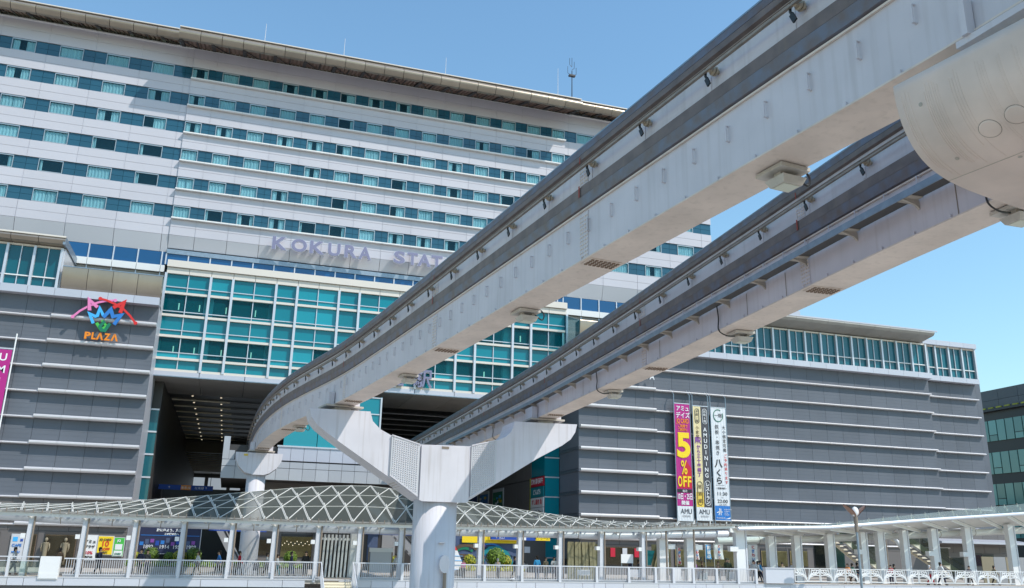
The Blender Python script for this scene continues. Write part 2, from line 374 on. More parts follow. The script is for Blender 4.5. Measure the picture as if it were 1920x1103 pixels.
def window(parent, x0, x1, y, z0, z1, style):
    """hotel window: frame > pane, curtains"""
    w, h = x1-x0, z1-z0; k = ('wf', round(w,2), round(h,2))
    if k not in _mesh:
        t = .06; b = MB(); b.box(-w/2, w/2, -.05, .08, 0, t); b.box(-w/2, w/2, -.05, .08, h-.11, h); b.box(-w/2, -w/2+t, -.05, .08, t, h-.11); b.box(w/2-t, w/2, -.05, .08, t, h-.11)
        _mesh[k] = b.mesh('window', 'window_frame')
        _mesh['p'+str(k)] = MB().box(-w/2+t, w/2-t, .0, .012, t, h-.11).mesh('pane', 'window_glass')
    o = inst('window', _mesh[k], ((x0+x1)/2, y, z0), parent)
    inst('pane', _mesh['p'+str(k)], ((x0+x1)/2, y, z0), o)
    def cur(a, b_):                                           # fractions of the width
        kk = ('c', round((b_-a)*w,2), round(h,2), style[1] % 3)
        if kk not in CURT: CURT[kk] = curtain_mesh((b_-a)*w, h-.2, style[1] % 3)
        inst('curtain', CURT[kk], (lerp(x0+.07, x1-.07, (a+b_)/2), y+.14, z0+.06), o)
    s = style[0]
    if s == 'closed': cur(0, 1)
    elif s == 'gap': cur(0, .48); cur(.53, 1)
    elif s == 'sides': cur(0, .24); cur(.78, 1)
    elif s == 'half': cur(.45, 1)
    elif s == 'left': cur(0, .13)
    elif s == 'right': cur(.80, 1)
    elif s == 'third': cur(0, .30); cur(.62, 1)
rw = random.Random(5)
ROWS = ['third closed closed closed | sides closed closed sides sides half sides sides closed closed closed closed closed closed left',
        'third closed closed third | third closed closed closed closed right closed closed closed closed third closed half closed closed',
        'gap closed third half | third third closed third third half closed sides closed third closed sides closed left right',
        'closed closed left left | closed closed closed closed third closed closed right closed sides closed left closed gap closed',
        'right left closed left | gap closed closed third closed right closed half gap closed closed closed third closed closed',
        'closed gap closed closed | closed left sides third left right closed third third sides half closed closed gap gap']
for r_, zl in enumerate(LEDGE):
    names = ROWS[r_].split('|'); lefts = names[0].split(); rights = names[1].split()
    z0, z1 = zl, zl+1.39
    for si, (x0, x1, y, J, wf, led) in enumerate(secs):
        yb = y+.10
        for j, xa in enumerate(J):
            xb = xa+(J[1]-J[0]); a, b = max(xa, x0), min(xb, x1)
            if b-a < .15: continue
            wa, wb = lerp(xa, xb, wf[0]), lerp(xa, xb, wf[1])
            haswin = wa > x0-.15 and wb < x1+.15
            if haswin:
                wa, wb = max(wa, x0+.03), min(wb, x1-.03)
                lst = lefts if si == 0 else rights
                idx = (j-2) if si == 0 else (j if si == 1 else 14+j)
                st = lst[idx] if 0 <= idx < len(lst) else rw.choice(['closed','closed','third','sides','gap'])
                window(hotel, wa, wb, yb, z0+.04, z1-.03, (st, rw.randint(0, 5)))
            segs = [(a, wa), (wb, b)] if haswin else [(a, b)]
            for p, q in segs:
                if q-p < .1: continue
                mid = (p+q)/2
                k = ('sg', round(q-p, 2))
                if k not in _mesh:
                    w = q-p; _mesh[k] = MB().box(-w/2+.012, w/2-.012, 0, .25, .0, .66).box(-w/2+.012, w/2-.012, 0, .25, .685, 1.39).mesh('glass_panel', 'spandrel_glass')
                inst('glass_panel', _mesh[k], (mid, yb+.03, z0), hotel)
            if led:
                k = ('ld', round(b-a, 2))
                if k not in _mesh:
                    w = b-a; _mesh[k] = MB().box(-w/2+.006, w/2-.006, -.36, .1, -.13, 0.0).mesh('window_ledge', 'sill_white')
                inst('window_ledge', _mesh[k], ((a+b)/2, y, z0), hotel)
# white bands between the window rows
BANDS = [(48.09, 50.2)]+[(LEDGE[k+1]+1.39, LEDGE[k]-(.16 if 1 else 0)) for k in range(5)]
for si, (x0, x1, y, J, wf, led) in enumerate(secs):
    for bi, (z0, z1) in enumerate(BANDS):
        zt = z1 if (led or bi == 0) else z1+.16
        for xa in J:
            xb = xa+(J[1]-J[0]); a, b = max(xa, x0), min(xb, x1)
            if b-a < .15: continue
            inst('wall_panel', band_panel(b-a, zt-z0, y), ((a+b)/2, y, z0), hotel)
    # lowest band: upright course and a course leaning inwards below it
    for xa in J:
        xb = xa+(J[1]-J[0]); a, b = max(xa, x0)+.02, min(xb, x1)-.02
        if b-a < .15: continue
        b_ = MB(); zt = LEDGE[5]-(.16 if led else 0)
        b_.box(a, b, y, y+.3, 30.2, zt); b_.box(a, b, y, y+.3, 29.32, 30.17); b_.box(a-.02, b+.02, y+.05, y+.3, 29.3, zt)
        b_.build('wall_panel', 'white_panel', hotel)
        b_ = MB(); zb = 28.08 if led else 27.65
        b_.prism_x([(y+.01, 29.29), (y+.45, zb), (y+.7, zb), (y+.35, 29.29)], a, b)
        b_.build('sloping_panel', 'white_panel_low', hotel)
    # cap course on the side bays
    if not led: MB().box(x0, x1, y-.12, y+.4, 50.2, 50.32).build('coping', 'sill_white', hotel)
    else: MB().box(x0, x1, y-.02, y+.4, 50.2, 50.26).build('coping', 'sill_white', hotel)
    # strip of blue glass under the bands
    zb0, zb1 = (26.33, 27.45) if led else (26.22, 27.62)
    MB().box(x0, x1, y+.28, y+.75, zb1, 27.9 if led else 27.89).build('gutter_trim', 'galv', hotel) if led else None
    step = 2.06 if led else 2.19
    n = int((x1-x0)/step)+1
    for i in range(n):
        a, b = x0+i*step, min(x1, x0+(i+1)*step)
        if b-a < .2: continue
        yg = y+.45
        k = ('bg', led, round(b-a, 2))
        if k not in _mesh: w = b-a; _mesh[k] = MB().box(-w/2+.06, w/2-.06, 0, .05, 0, zb1-zb0).mesh('glass_strip', 'blue_glass')
        inst('glass_strip', _mesh[k], ((a+b)/2, yg, zb0), hotel)
        k = ('bm', led)
        if k not in _mesh: _mesh[k] = MB().box(-.06, .06, -.10, .08, 0, zb1-zb0).mesh('mullion', 'mullion')
        inst('mullion', _mesh[k], (a+.0, yg, zb0), hotel)
    if not led:
        for i in range(n):
            a, b = x0+i*step, min(x1, x0+(i+1)*step)
            if b-a < .2: continue
            MB().box(a+.02, b-.02, y+.2, y+.6, 25.5, 26.18).build('sill_panel', 'sill_white', hotel)
            MB().box(a+.02, b-.02, y+.5, y+.8, 21.3, 25.45).build('lower_panel', 'soffit_panel', hotel)
            MB().box(a-.05, a+.05, y+.40, y+.5, 21.3, 25.5).build('mullion', 'mullion', hotel)
# roof: metal bullnose eave standing forward of the facade, struts and slatted soffit behind it
def eave(x0, x1, yf, yw, ztop, zbot, zwall, step, pref):
    n = max(1, round((x1-x0)/step)); s = (x1-x0)/n
    for i in range(n):
        a, b = x0+i*s+.025, x0+(i+1)*s-.025
        h = ztop-zbot; pts = [(yf+.9, ztop)]
        for t in range(0, 9):
            an = math.pi*(t/8.); pts.append((yf+.42-.42*math.sin(an)*1., ztop-.10-(h-.10)*(t/8.)))
        pts += [(yf+.9, zbot+.05)]
        MB().prism_x(pts, a, b).build('eave_panel', 'roof_metal', hotel)
    MB().hexa([(x0, yf+.3, ztop+.02), (x1, yf+.3, ztop+.02), (x1, yw+14, zwall+.5), (x0, yw+14, zwall+.5), (x0, yf+.3, ztop+.12), (x1, yf+.3, ztop+.12), (x1, yw+14, zwall+.6), (x0, yw+14, zwall+.6)]).build('roof_sheet', 'beige_trim', hotel)
    # soffit rises from the eave to the wall
    b = MB(); m = int((x1-x0)/.42)
    for i in range(m):
        xa = x0+(x1-x0)*i/m; b.hexa([(xa, yf+.8, zbot+.12), (xa+.27, yf+.8, zbot+.12), (xa+.27, yw+1.4, zwall-.3), (xa, yw+1.4, zwall-.3), (xa, yf+.8, zbot+.2), (xa+.27, yf+.8, zbot+.2), (xa+.27, yw+1.4, zwall-.22), (xa, yw+1.4, zwall-.22)])
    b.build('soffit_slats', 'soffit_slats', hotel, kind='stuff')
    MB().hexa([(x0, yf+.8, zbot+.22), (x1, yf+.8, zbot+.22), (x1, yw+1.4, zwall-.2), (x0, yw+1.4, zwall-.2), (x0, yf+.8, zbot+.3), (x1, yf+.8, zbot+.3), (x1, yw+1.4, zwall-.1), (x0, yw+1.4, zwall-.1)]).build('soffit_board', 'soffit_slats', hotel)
    n = max(2, round((x1-x0)/1.55))
    for i in range(n+1):
        x = lerp(x0+.2, x1-.2, i/n); big = i % 2 == 0
        MB().bar((x, yf+.75, zbot+.05), (x, yw+1.3, zwall-.4), .34 if big else .09, .16 if big else .09).build('roof_strut', 'dark_steel', hotel)
        if big and i < n: MB().bar((x+.1, yf+.9, zbot+.02), (lerp(x0+.2, x1-.2, (i+1)/n), yw+.9, zwall-.5), .07, .07).build('roof_brace', 'dark_steel', hotel)
eave(-36.5, -9.75, 84.4, 87.12, 50.85, 49.85, 51.5, 2.19, 0)
eave(-9.72, 34.1, 82.8, 87.0, 50.22, 49.02, 51.2, 2.06, 1)
eave(34.15, 53.9, 84.4, 87.12, 51.0, 50.0, 51.5, 2.19, 2)
MB().box(34.65, 54, 86.5, 98, 50.9, 52.2).build('roof_plant_screen', 'coping_panel', hotel)
for x, y, h, lab in ((-1.5, 86.5, 3.6, 'leftmost thin lightning rod standing on the hotel roof edge'), (7.0, 86.5, 3.6, 'second thin lightning rod from the left on the hotel roof edge'),
                     (18.6, 86.5, 3.6, 'thin lightning rod in the middle of the hotel roof edge'), (32.4, 86.5, 5.0, 'dark lightning rod just left of the branched antenna mast')):
    o = MB().cyl(x, y, 50.8, 50.9+h, .045, 6, .02).build('lightning_rod', 'light_grey', loc=(x, y, 50.79)); tag(o, lab, 'lightning rod', 'lightning rods along the hotel roof')
t = thing('antenna_mast', 'branched radio antenna mast on the hotel roof edge', 'antenna', (34.6, 87.5, 50.9))
MB().cyl(34.6, 87.5, 50.9, 56.6, .075, 8, .05).build('mast', 'dark_steel', t)
for dx, z in ((-.55, 56.2), (.55, 56.2), (-.3, 57.4), (.3, 57.0), (0, 57.5)):
    MB().tube([(34.6, 87.5, z-.3), (34.6+dx, 87.5, z), (34.6+dx, 87.5, z+.9)], .028, 5).build('aerial', 'dark_steel', t)
MB().box(34.2, 35.0, 87.3, 87.7, 55.8, 56.0).build('crossarm', 'dark_steel', t)

# ================================================================== STATION HALL (glass front between the wings)
hall = thing('station_hall', 'turquoise glass station hall front bridging the gap between two grey wings', 'station hall', (12.6, 90, -E))
HX0, HM, HN, HY = -8.0, 2.065, 20, 86.0
HZ = [25.0, 23.08, 20.87, 18.84, 16.68, 15.57]
MB().box(-8.0, 33.3, 85.55, 87.2, 25.62, 26.30).build('cornice', 'beige_trim', hall)
for i in range(HN):
    MB().box(HX0+i*HM+.02, HX0+(i+1)*HM-.02, 85.75, 87.2, 25.0, 25.58).build('cornice_panel', 'beige_trim', hall)
rp = random.Random(21)
def pane_mesh(h, m):
    k = ('pane', round(h,2), m)
    if k not in _mesh: _mesh[k] = MB().box(-HM/2+.04, HM/2-.04, 0, .03, .03, h-.03).mesh('glass_pane', m)
    return _mesh[k]
for i in range(HN):
    xm = HX0+(i+.5)*HM
    bright = i in (6, 7, 13) or rp.random() < .06
    for r_ in range(5):
        zt, zb = HZ[r_], HZ[r_+1]; th = zb+(.62 if r_ not in (1,) else .42)
        see = (r_ in (1, 3) and i in (0, 1, 2, 3, 4, 10, 15, 16, 17, 18, 19)) or (r_ == 3 and rp.random() < .3)
        if zt-zb > 1.5:
            m1 = 'teal_clear' if see else ('teal_bright' if bright and r_ in (0, 1, 3) else 'teal_pane')
            m2 = 'teal_bright' if rp.random() < .35 else ('teal_clear' if see else 'teal_pane')
            inst('glass_pane', pane_mesh(zt-th, m1), (xm, HY, th), hall); inst('glass_pane', pane_mesh(th-zb, m2), (xm, HY, zb), hall)
        else: inst('glass_pane', pane_mesh(zt-zb, 'teal_pane'), (xm, HY, zb), hall)
for i in range(HN+1):
    x = HX0+i*HM; thick = i % 3 != 1
    w = .115 if thick else .04
    MB().box(x-w, x+w, HY-(.38 if thick else .12), HY+.1, 15.5, 25.0).build('mullion', 'mullion', hall)
for r_, z in enumerate(HZ):
    if r_ == 0: continue
    MB().box(HX0, HX0+HN*HM, HY-.26, HY+.12, z-.115, z+.115).build('transom', 'beige_trim', hall)
    if r_ < 5: MB().box(HX0, HX0+HN*HM, HY-.10, HY+.06, z+(.62 if r_ != 2 else .42)-.04, z+(.62 if r_ != 2 else .42)+.04).build('thin_transom', 'mullion', hall)
# rooms behind the glass
MB().box(-8, 33.2, 93.5, 94, 15.6, 25.5).build('room_wall', 'teal_wall', hall)
for z in (20.87, 16.68): MB().box(-8, 33.2, 86.3, 93.5, z-.35, z+.1).build('floor_slab', 'light_grey', hall)
for x in (-3.9, 2.3, 8.5, 14.7, 20.9, 27.1): MB().box(x-.45, x+.45, 87.6, 88.5, 15.6, 25.3).build('column', 'light_grey', hall)
for x in (-6.6, -4.7, -2.2, .6, 24.5, 28.5):
    for z in (22.2, 17.9): MB().box(x-.05, x+.05, 87.3, 87.4, z-.35, z+.3).build('pendant_lamp', 'lamp_warm', hall)
# underside
for i in range(10):
    a = HX0+i*HM*2
    MB().box(a+.03, a+HM*2-.03, 85.62, 86.4, 15.02, 15.43).build('fascia_panel', 'coping_panel', hall)
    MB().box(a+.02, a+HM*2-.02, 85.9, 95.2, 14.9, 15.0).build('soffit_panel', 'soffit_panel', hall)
MB().box(HX0, 33.3, 85.55, 85.75, 14.93, 15.02).build('fascia_trim', 'galv', hall)
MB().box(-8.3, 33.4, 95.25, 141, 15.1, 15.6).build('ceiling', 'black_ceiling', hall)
for k in range(10):
    y = 95.4+4.65*k
    MB().box(-7.0, -1.1+.12*k, y, y+.16, 14.94, 15.08).build('ceiling_strip', 'strip_beige', hall)
    MB().box(-1.05+.12*k, 31.5, y, y+.12, 14.96, 15.08).build('ceiling_strip', 'grey', hall)
    for x in (-4.8, -1.9):
        MB().box(x-.09, x+.09, y+1.9, y+2.05, 15.05, 15.1).build('downlight', 'lamp_warm', hall)
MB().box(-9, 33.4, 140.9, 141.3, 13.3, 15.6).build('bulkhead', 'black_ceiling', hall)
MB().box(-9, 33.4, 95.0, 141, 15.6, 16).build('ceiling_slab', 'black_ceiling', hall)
MB().box(-8.3, 33.4, 141.3, 190, 13.6, 14.0).build('rear_ceiling', 'soffit_panel', hall)
for k in range(12): MB().box(-9, 8, 142+3.4*k, 142.4+3.4*k, 13.4, 13.6).build('rear_beam', 'strip_beige', hall)
MB().box(-9.5, 34, 188, 188.5, DK, 14).build('rear_wall', 'shop_dark', hall)
for k in range(5): MB().box(-8.6+4.3*k, -5.0+4.3*k, 187.6, 187.9, -1.5, 8.2).build('rear_window', 'daylight_glow', hall)  # made large and self-glowing to light the rear of the passage
for k in range(5): MB().box(-8.6+4.3*k, -5.0+4.3*k, 187.6, 187.9, 8.6, 12.8).build('rear_window', 'daylight_glow', hall)
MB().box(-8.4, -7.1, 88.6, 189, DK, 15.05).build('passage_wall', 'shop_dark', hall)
# lettering on the hotel band
sg = thing('station_sign', 'raised violet capital letters KOKURA STATION on the white band above the glass hall', 'sign', (12.6, 86.6, 28.7))
XL = {0: 1.46, 1: 3.47, 2: 5.46, 3: 7.47, 4: 9.22, 5: 11.1}
def letter(ch, x0, x1, z0, z1, y, parent, m='letter_violet', edge='letter_edge', depth=.30, bold=.042):
    b = text_mb(ch, 1., depth, bold); xs = [v[0] for v in b.v]; zs = [v[2] for v in b.v]
    kx = (x1-x0)/(max(xs)-min(xs)); kz = (z1-z0)/(max(zs)-min(zs)); xm, zm = min(xs), min(zs)
    v = [((p[0]-xm)*kx+x0, p[1], (p[2]-zm)*kz+z0) for p in b.v]
    o = MB(); o.v = [(p[0], y+p[1]+depth/2, p[2]) for p in v]; o.f = b.f; o = o.build('letter', edge, parent)
    f = text_mb(ch, 1., .02, bold*.72); fx = [p[0] for p in f.v]; fz = [p[2] for p in f.v]
    c = MB(); c.v = [((p[0]-xm)*kx+x0, y-.02+p[1], (p[2]-zm)*kz+z0) for p in f.v]; c.f = f.f; c.build('letter_face', m, o)
XS = [('K', 1.50, 2.98), ('O', 3.72, 5.22), ('K', 5.98, 7.42), ('U', 8.12, 9.42), ('R', 10.18, 11.52), ('A', 12.1, 13.6)]
LW = [('K', 1.46, 3.0), ('O', 3.35, 4.95), ('K', 5.2, 6.75), ('U', 7.05, 8.35), ('R', 8.75, 10.1), ('A', 10.2, 11.55),
      ('S', 13.9, 15.15), ('T', 15.35, 16.5), ('A', 16.45, 17.95), ('T', 17.95, 19.2), ('I', 19.75, 20.05), ('O', 20.5, 22.05), ('N', 22.4, 23.75)]
for ch, a, b in LW: letter(ch, a, b, 28.78, 30.2, 86.2, sg)
ek = thing('kanji_sign', 'large violet kanji sign standing in front of the lowest hall glass', 'sign', (17.4, 85.3, 15.6))
for ch, a in (('小', 11.3), ('倉', 13.95), ('駅', 16.55)): letter(ch, a, a+1.95, 15.62, 17.45, 85.3, ek, bold=.012)

# ================================================================== WINGS
CM = 2.155                                                     # cladding module
WL_Z = [19.10-2.2*k for k in range(9)]                         # ledge tops
def ledge_mesh(w, deep):
    k = ('wl', round(w, 2), deep)
    if k not in _mesh:
        d, h = (.60, .30) if deep else (.42, .17)
        t = 0 if deep else -.16
        _mesh[k] = MB().prism_x([(0.0, t), (-d+.06, t), (-d, t-.08), (-d, t-h*.62), (-d+.10, t-h), (0.0, t-h)], -w/2+.008, w/2-.008).mesh('ledge', 'ledge_metal')
    return _mesh[k]
def clad_mesh(w, h):
    k = ('cl', round(w, 2), round(h, 2))
    if k not in _mesh:
        b = MB(); n = 12                                       # horizontal corrugation
        for i in range(n): b.box(-w/2+.012, w/2-.012, -.0 if i % 2 else .009, .2, h*(i-.0)/n, h*(i+1)/n)
        _mesh[k] = b.mesh('cladding_panel', 'cladding')
    return _mesh[k]
def wing_wall(root, xs, y, deep_rng, ztop=20.68, zmin=-.2):
    for a, b in zip(xs, xs[1:]):
        m = (a+b)/2; w = b-a
        deep = deep_rng[0] <= m <= deep_rng[1]
        inst('cladding_panel', clad_mesh(w, ztop-WL_Z[0]), (m, y, WL_Z[0]), root)
        for z in WL_Z[:9]:
            inst('ledge', ledge_mesh(w, deep), (m, y, z), root)
            inst('cladding_panel', clad_mesh(w, 2.2), (m, y, z-2.2), root)
lw = thing('shopping_wing', 'dark grey ribbed wing with white ledges and the coloured plaza emblem', 'building', (-15, 90, -E))
xs = [-7.87-CM*k for k in range(9)][::-1]
wing_wall(lw, xs, 82.5, (-16.6, 0))
MB().box(-25.2, -8.0, 82.72, 95, DK, 21.3).build('core_wall', 'shop_dark', lw)
MB().box(-8.05, -7.87, 82.6, 88.0, DK, 20.7).build('return_wall', 'coping_panel', lw)
for a, b in zip(xs, xs[1:]): MB().box(a+.012, b-.012, 81.68, 82.7, 20.68, 21.38).build('coping_panel', 'coping_panel', lw)
# curved metal parapet
n = 4; x0, x1 = -16.15, -7.84
for i in range(n):
    a, b = lerp(x0, x1, i/n)+.02, lerp(x0, x1, (i+1)/n)-.02
    pts = [(83.0, 23.45), (82.15, 23.45)]+[(82.05-.45*math.sin(math.pi*.5*(1-t/6.))-.0, 23.40-1.98*t/6.) for t in range(7)]
    pts = [(83.0, 23.42), (81.62, 23.42)]+[(81.6+.62*(1-math.cos(math.pi*.5*t/16.)), 23.36-1.95*math.sin(math.pi*.5*t/16.)) for t in range(17)]+[(83.0, 21.4)]
    MB().prism_x(pts, a, b).build('parapet_panel', 'roof_metal', lw)
MB().box(x0, x1+.05, 81.58, 81.75, 23.38, 23.46).build('parapet_cap', 'galv', lw)
def glass_band(root, x0, x1, y, z0, z1, ztr, step, phase, eave_y, eave_z, eave_x1, thick=.105):
    n = int(round((x1-x0)/step))
    for i in range(n):
        a, b = x0+i*step, x0+(i+1)*step
        for p, q in ((a, (a+b)/2), ((a+b)/2, b)):
            for u, v in ((z0, ztr), (ztr, z1)):
                k = ('gb', round(q-p, 2), round(v-u, 2))
                if k not in _mesh: w = q-p; _mesh[k] = MB().box(-w/2+.05, w/2-.05, 0, .04, .04, v-u-.04).mesh('glass_pane', 'teal_dark')
                inst('glass_pane', _mesh[k], ((p+q)/2, y, u), root)
        MB().box((a+b)/2-.036, (a+b)/2+.036, y-.12, y+.05, z0, z1).build('thin_mullion', 'mullion', root)
        MB().box(a-thick, a+thick, y-.32, y+.1, z0, z1+.05).build('mullion', 'mullion', root)
    MB().box(x1-thick, x1+thick, y-.32, y+.1, z0, z1+.05).build('mullion', 'mullion', root)
    MB().box(x0, x1, y-.16, y+.05, ztr-.05, ztr+.05).build('transom', 'sill_white', root)
    MB().box(x0, x1, y-.14, y+.1, z1-.02, z1+.15).build('head_rail', 'beige_trim', root)
    MB().box(x0, x1, y+.3, y+.5, z0, z1).build('back_wall', 'shop_dark', root)
glass_band(lw, -16.5-2.16*4, -16.5, 82.2, 21.38, 25.05, 22.3, 2.16, 0, 81, 25.1, -16)
for i in range(4):
    a = -16.2-2.18*i
    MB().prism_x([(81.1, 25.85), (81.02, 25.6), (81.25, 25.3), (83.5, 25.2), (83.5, 25.95)], a-2.16, a-.02).build('eave_panel', 'roof_metal', lw)
    MB().box(a-2.18, a, 81.0, 81.2, 25.84, 25.98).build('eave_trim', 'beige_trim', lw)
MB().box(-16.4, -16.2, 81.1, 88, 25.25, 25.95).build('eave_end', 'galv', lw)
MB().box(-16.5, -16.3, 82.3, 88, 21.4, 25.2).build('side_glass', 'mullion', lw)
# glazed stair tower on the passage corner
MB().box(-8.4, -7.15, 88.0, 88.05, DK, 12.1).build('stair_glass', 'teal_dark', lw)
for k in range(7): MB().box(-8.4, -7.12, 87.92, 88.06, 12.05-2.1*k, 12.2-2.1*k).build('stair_rail', 'mullion', lw)
for k in range(20): MB().box(-8.0+.0, -7.5, 87.94, 87.97, 0, .05).v and None

rwg = thing('amu_wing', 'long dark grey ribbed wing with white ledges, banners and a turquoise top storey', 'building', (60, 90, -E))
xs = [33.38+CM*k for k in range(22)]; xs = [x for x in xs if x < 78.4]+[78.55]
wing_wall(rwg, xs, 82.5, (0, 42.0))
xs2 = [78.55+2.0*k for k in range(5)]
wing_wall(rwg, xs2, 83.4, (0, 1))
MB().box(33.6, 78.5, 82.72, 100, DK, 21.3).build('core_wall', 'shop_dark', rwg)
MB().box(78.5, 86.6, 83.62, 110, DK, 21.2).build('core_wall', 'shop_dark', rwg)
MB().box(86.52, 87.3, 83.4, 110, DK, 25.6).build('side_wall', 'cladding', rwg)
for k in range(9):                                             # return wall towards the passage
    z = WL_Z[k]
    MB().box(33.36, 33.6, 82.55, 87.9, z-2.18, z-.3).build('return_panel', 'cladding', rwg)
    MB().box(33.30, 33.6, 82.55, 87.9, z-.3, z-.02).build('return_ledge', 'far_panel', rwg)
for a, b in zip(xs, xs[1:]): MB().box(a+.012, b-.012, 81.68, 82.7, 20.68, 21.33).build('coping_panel', 'coping_panel', rwg)
for a, b in zip(xs2, xs2[1:]): MB().box(a+.012, b-.012, 82.6, 83.6, 20.75, 21.35).build('coping_panel', 'coping_panel', rwg)
g0 = 78.2-2.13*17
glass_band(rwg, g0, 78.2, 82.2, 21.33, 24.85, 22.35, 2.13, 0, 0, 0, 0)
glass_band(rwg, 78.35, 78.35+2.03*4, 83.0, 21.35, 25.0, 22.4, 2.03, 0, 0, 0, 0)
for i in range(18):
    a = g0-.3+2.13*i
    if a > 77: continue
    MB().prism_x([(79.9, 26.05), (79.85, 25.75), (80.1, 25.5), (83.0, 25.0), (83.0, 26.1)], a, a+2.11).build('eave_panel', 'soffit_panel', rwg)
MB().box(g0-.3, 78.3, 79.85, 80.0, 25.95, 26.1).build('eave_trim', 'coping_panel', rwg)
for i in range(4): MB().box(78.35+2.05*i, 78.35+2.05*(i+1)-.02, 82.4, 84, 25.15, 25.75).build('eave_panel', 'coping_panel', rwg)
n = 4; x0, x1 = 33.2, g0-.3
for i in range(n):
    a, b = lerp(x0, x1, i/n)+.02, lerp(x0, x1, (i+1)/n)-.02
    pts = [(83.0, 23.42), (81.62, 23.42)]+[(81.6+.62*(1-math.cos(math.pi*.5*t/16.)), 23.36-1.95*math.sin(math.pi*.5*t/16.)) for t in range(17)]+[(83.0, 21.4)]
    MB().prism_x(pts, a, b).build('parapet_panel', 'roof_metal', rwg)
MB().hexa([(33.1, 81.7, 21.4), (33.15, 81.7, 21.4), (33.15, 86, 21.4), (33.1, 86, 21.4), (33.1, 81.7, 23.4), (33.15, 81.7, 23.4), (33.15, 86, 25.0), (33.1, 86, 25.0)]).build('glass_screen', 'window_glass', rwg)
MB().box(65.5, 70.45, 95, 99, 21, 31.6).build('roof_cabin', 'coping_panel', rwg)
MB().box(67.2, 68.2, 94.95, 95.0, 28, 31.2).build('cabin_window', 'teal_pane', rwg)
# stair tower with shop signs on its passage side
MB().box(31.75, 33.35, 88.0, 88.06, 9.7, 12.0).build('stair_glass', 'teal_pane', rwg)
for k in range(6):
    z = 9.6-2.05*k
    MB().box(31.77, 33.33, 88.0, 88.06, z-2.0, z-.05).build('stair_glass', 'teal_bright' if k in (3, 4) else 'teal_pane', rwg)
    MB().box(31.72, 33.36, 87.93, 88.07, z-.06, z+.06).build('stair_rail', 'mullion', rwg)
MB().box(31.8, 33.5, 88.1, 92.4, DK, 15.).build('stair_core', 'shop_dark', rwg)
MB().box(31.72, 31.80, 88.1, 92.3, 7.75, 12).build('stair_glass', 'teal_pane', rwg)
for k in range(14):
    for z0, z1 in ((7.62, 15.05), (4.2, 7.5)):
        MB().box(31.75, 32.0, 92.5+2.6*k, 95.06+2.6*k, z0, z1).build('passage_panel', 'shop_wall', rwg)
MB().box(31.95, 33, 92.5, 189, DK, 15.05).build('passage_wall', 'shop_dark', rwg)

# ================================================================== MEZZANINE in the middle of the opening
mz = thing('mezzanine', 'pale panelled mezzanine box under the dark hall ceiling behind the small monorail pier', 'building', (14, 88, -E))
MB().box(-.9, 17.2, 84.3, 100, 5.85, 8.85).build('core', 'shop_dark', mz)
for i in range(15):
    a = -.95+1.205*i
    for z0, z1 in ((5.8, 6.86), (6.9, 7.46)):
        MB().box(a+.015, a+1.19, 84.0, 84.4, z0, z1).build('fascia_panel', 'mezz_panel', mz)
    if a > 3.4: MB().box(a+.015, a+1.19, 84.05, 84.4, 7.6, 8.84).build('wall_panel', 'coping_panel', mz)
MB().box(3.8, 17.2, 83.95, 84.5, 8.84, 8.98).build('trim', 'mullion', mz)
for i in range(2): MB().box(4.3+3.1*i+.03, 4.3+3.1*(i+1)-.03, 84.1, 84.15, 8.98, 11.3).build('glass_pane', 'teal_bright', mz)
for z0, z1, xa, x1 in ((7.5, 9.55, -.95, -.4), (7.5, 8.3, -.385, .1)): MB().box(xa, x1, 84.02, 84.4, z0, z1).build('end_panel', 'mezz_panel', mz)
MB().box(-.9, -.45, 84.45, 86, 8.9, 9.5).build('end_glass', 'teal_bright', mz)
MB().box(3.0, 17.2, 88.5, 89, DK, 5.85).build('back_wall', 'shop_wall', mz)
MB().box(-7, 3.0, 104, 104.4, DK, 5.85).build('back_wall', 'shop_dark', mz)
lb = thing('glass_lift_box', 'turquoise glass lift box above the left arm of the near pier', 'lift', (11.9, 84, 8.9))
MB().box(10.6, 13.2, 83.98, 84.03, 8.98, 14.0).build('front_pane', 'teal_pane', lb)
MB().box(13.2, 13.28, 83.9, 87, 8.98, 14.1).build('side_pane', 'teal_bright', lb)
for z in (10.9, 12.4, 14.0): MB().box(10.6, 13.3, 83.9, 84.0, z-.05, z+.05).build('rail', 'mullion', lb)
MB().box(13.15, 13.3, 83.85, 83.97, 8.98, 14.05).build('post', 'mullion', lb)

# ================================================================== DARK OFFICE BLOCK at the far right
of = thing('office_block', 'dark office block with green tinted window rows at the right edge', 'office building', (112, 98, -E))
MB().box(110.3, 130, 80, 125, -E, 24.9).build('core_wall', 'far_dark', of)
for i in range(11):
    y = 84+3.6*i
    for z0, z1 in ((23.6, 25.15), (22.3, 23.56)): MB().box(110.0, 110.4, y+.02, y+3.58, z0, z1).build('wall_panel', 'far_panel', of)
MB().box(109.6, 110.4, 80, 125, 21.9, 22.25).build('ledge', 'far_dark', of)
for i in range(26): MB().box(109.75, 110.1, 85+1.5*i, 85.9+1.5*i, 22.28, 22.5).build('planting', 'leaf_yellow', of)
for zb, zt in ((17.45, 20.55), (12.55, 15.75), (8.0, 11.06), (3.2, 6.4)):
    for i in range(26):
        y = 84.5+1.55*i; low = i % 3 == 0
        if low:
            MB().box(110.1, 110.25, y+.09, y+1.46, zb+.95, zt).build('window_pane', 'far_glass', of); MB().box(110.1, 110.25, y+.09, y+1.46, zb, zb+.85).build('window_pane', 'far_glass', of)
        else: MB().box(110.1, 110.25, y+.09, y+1.46, zb, zt).build('window_pane', 'far_glass', of)
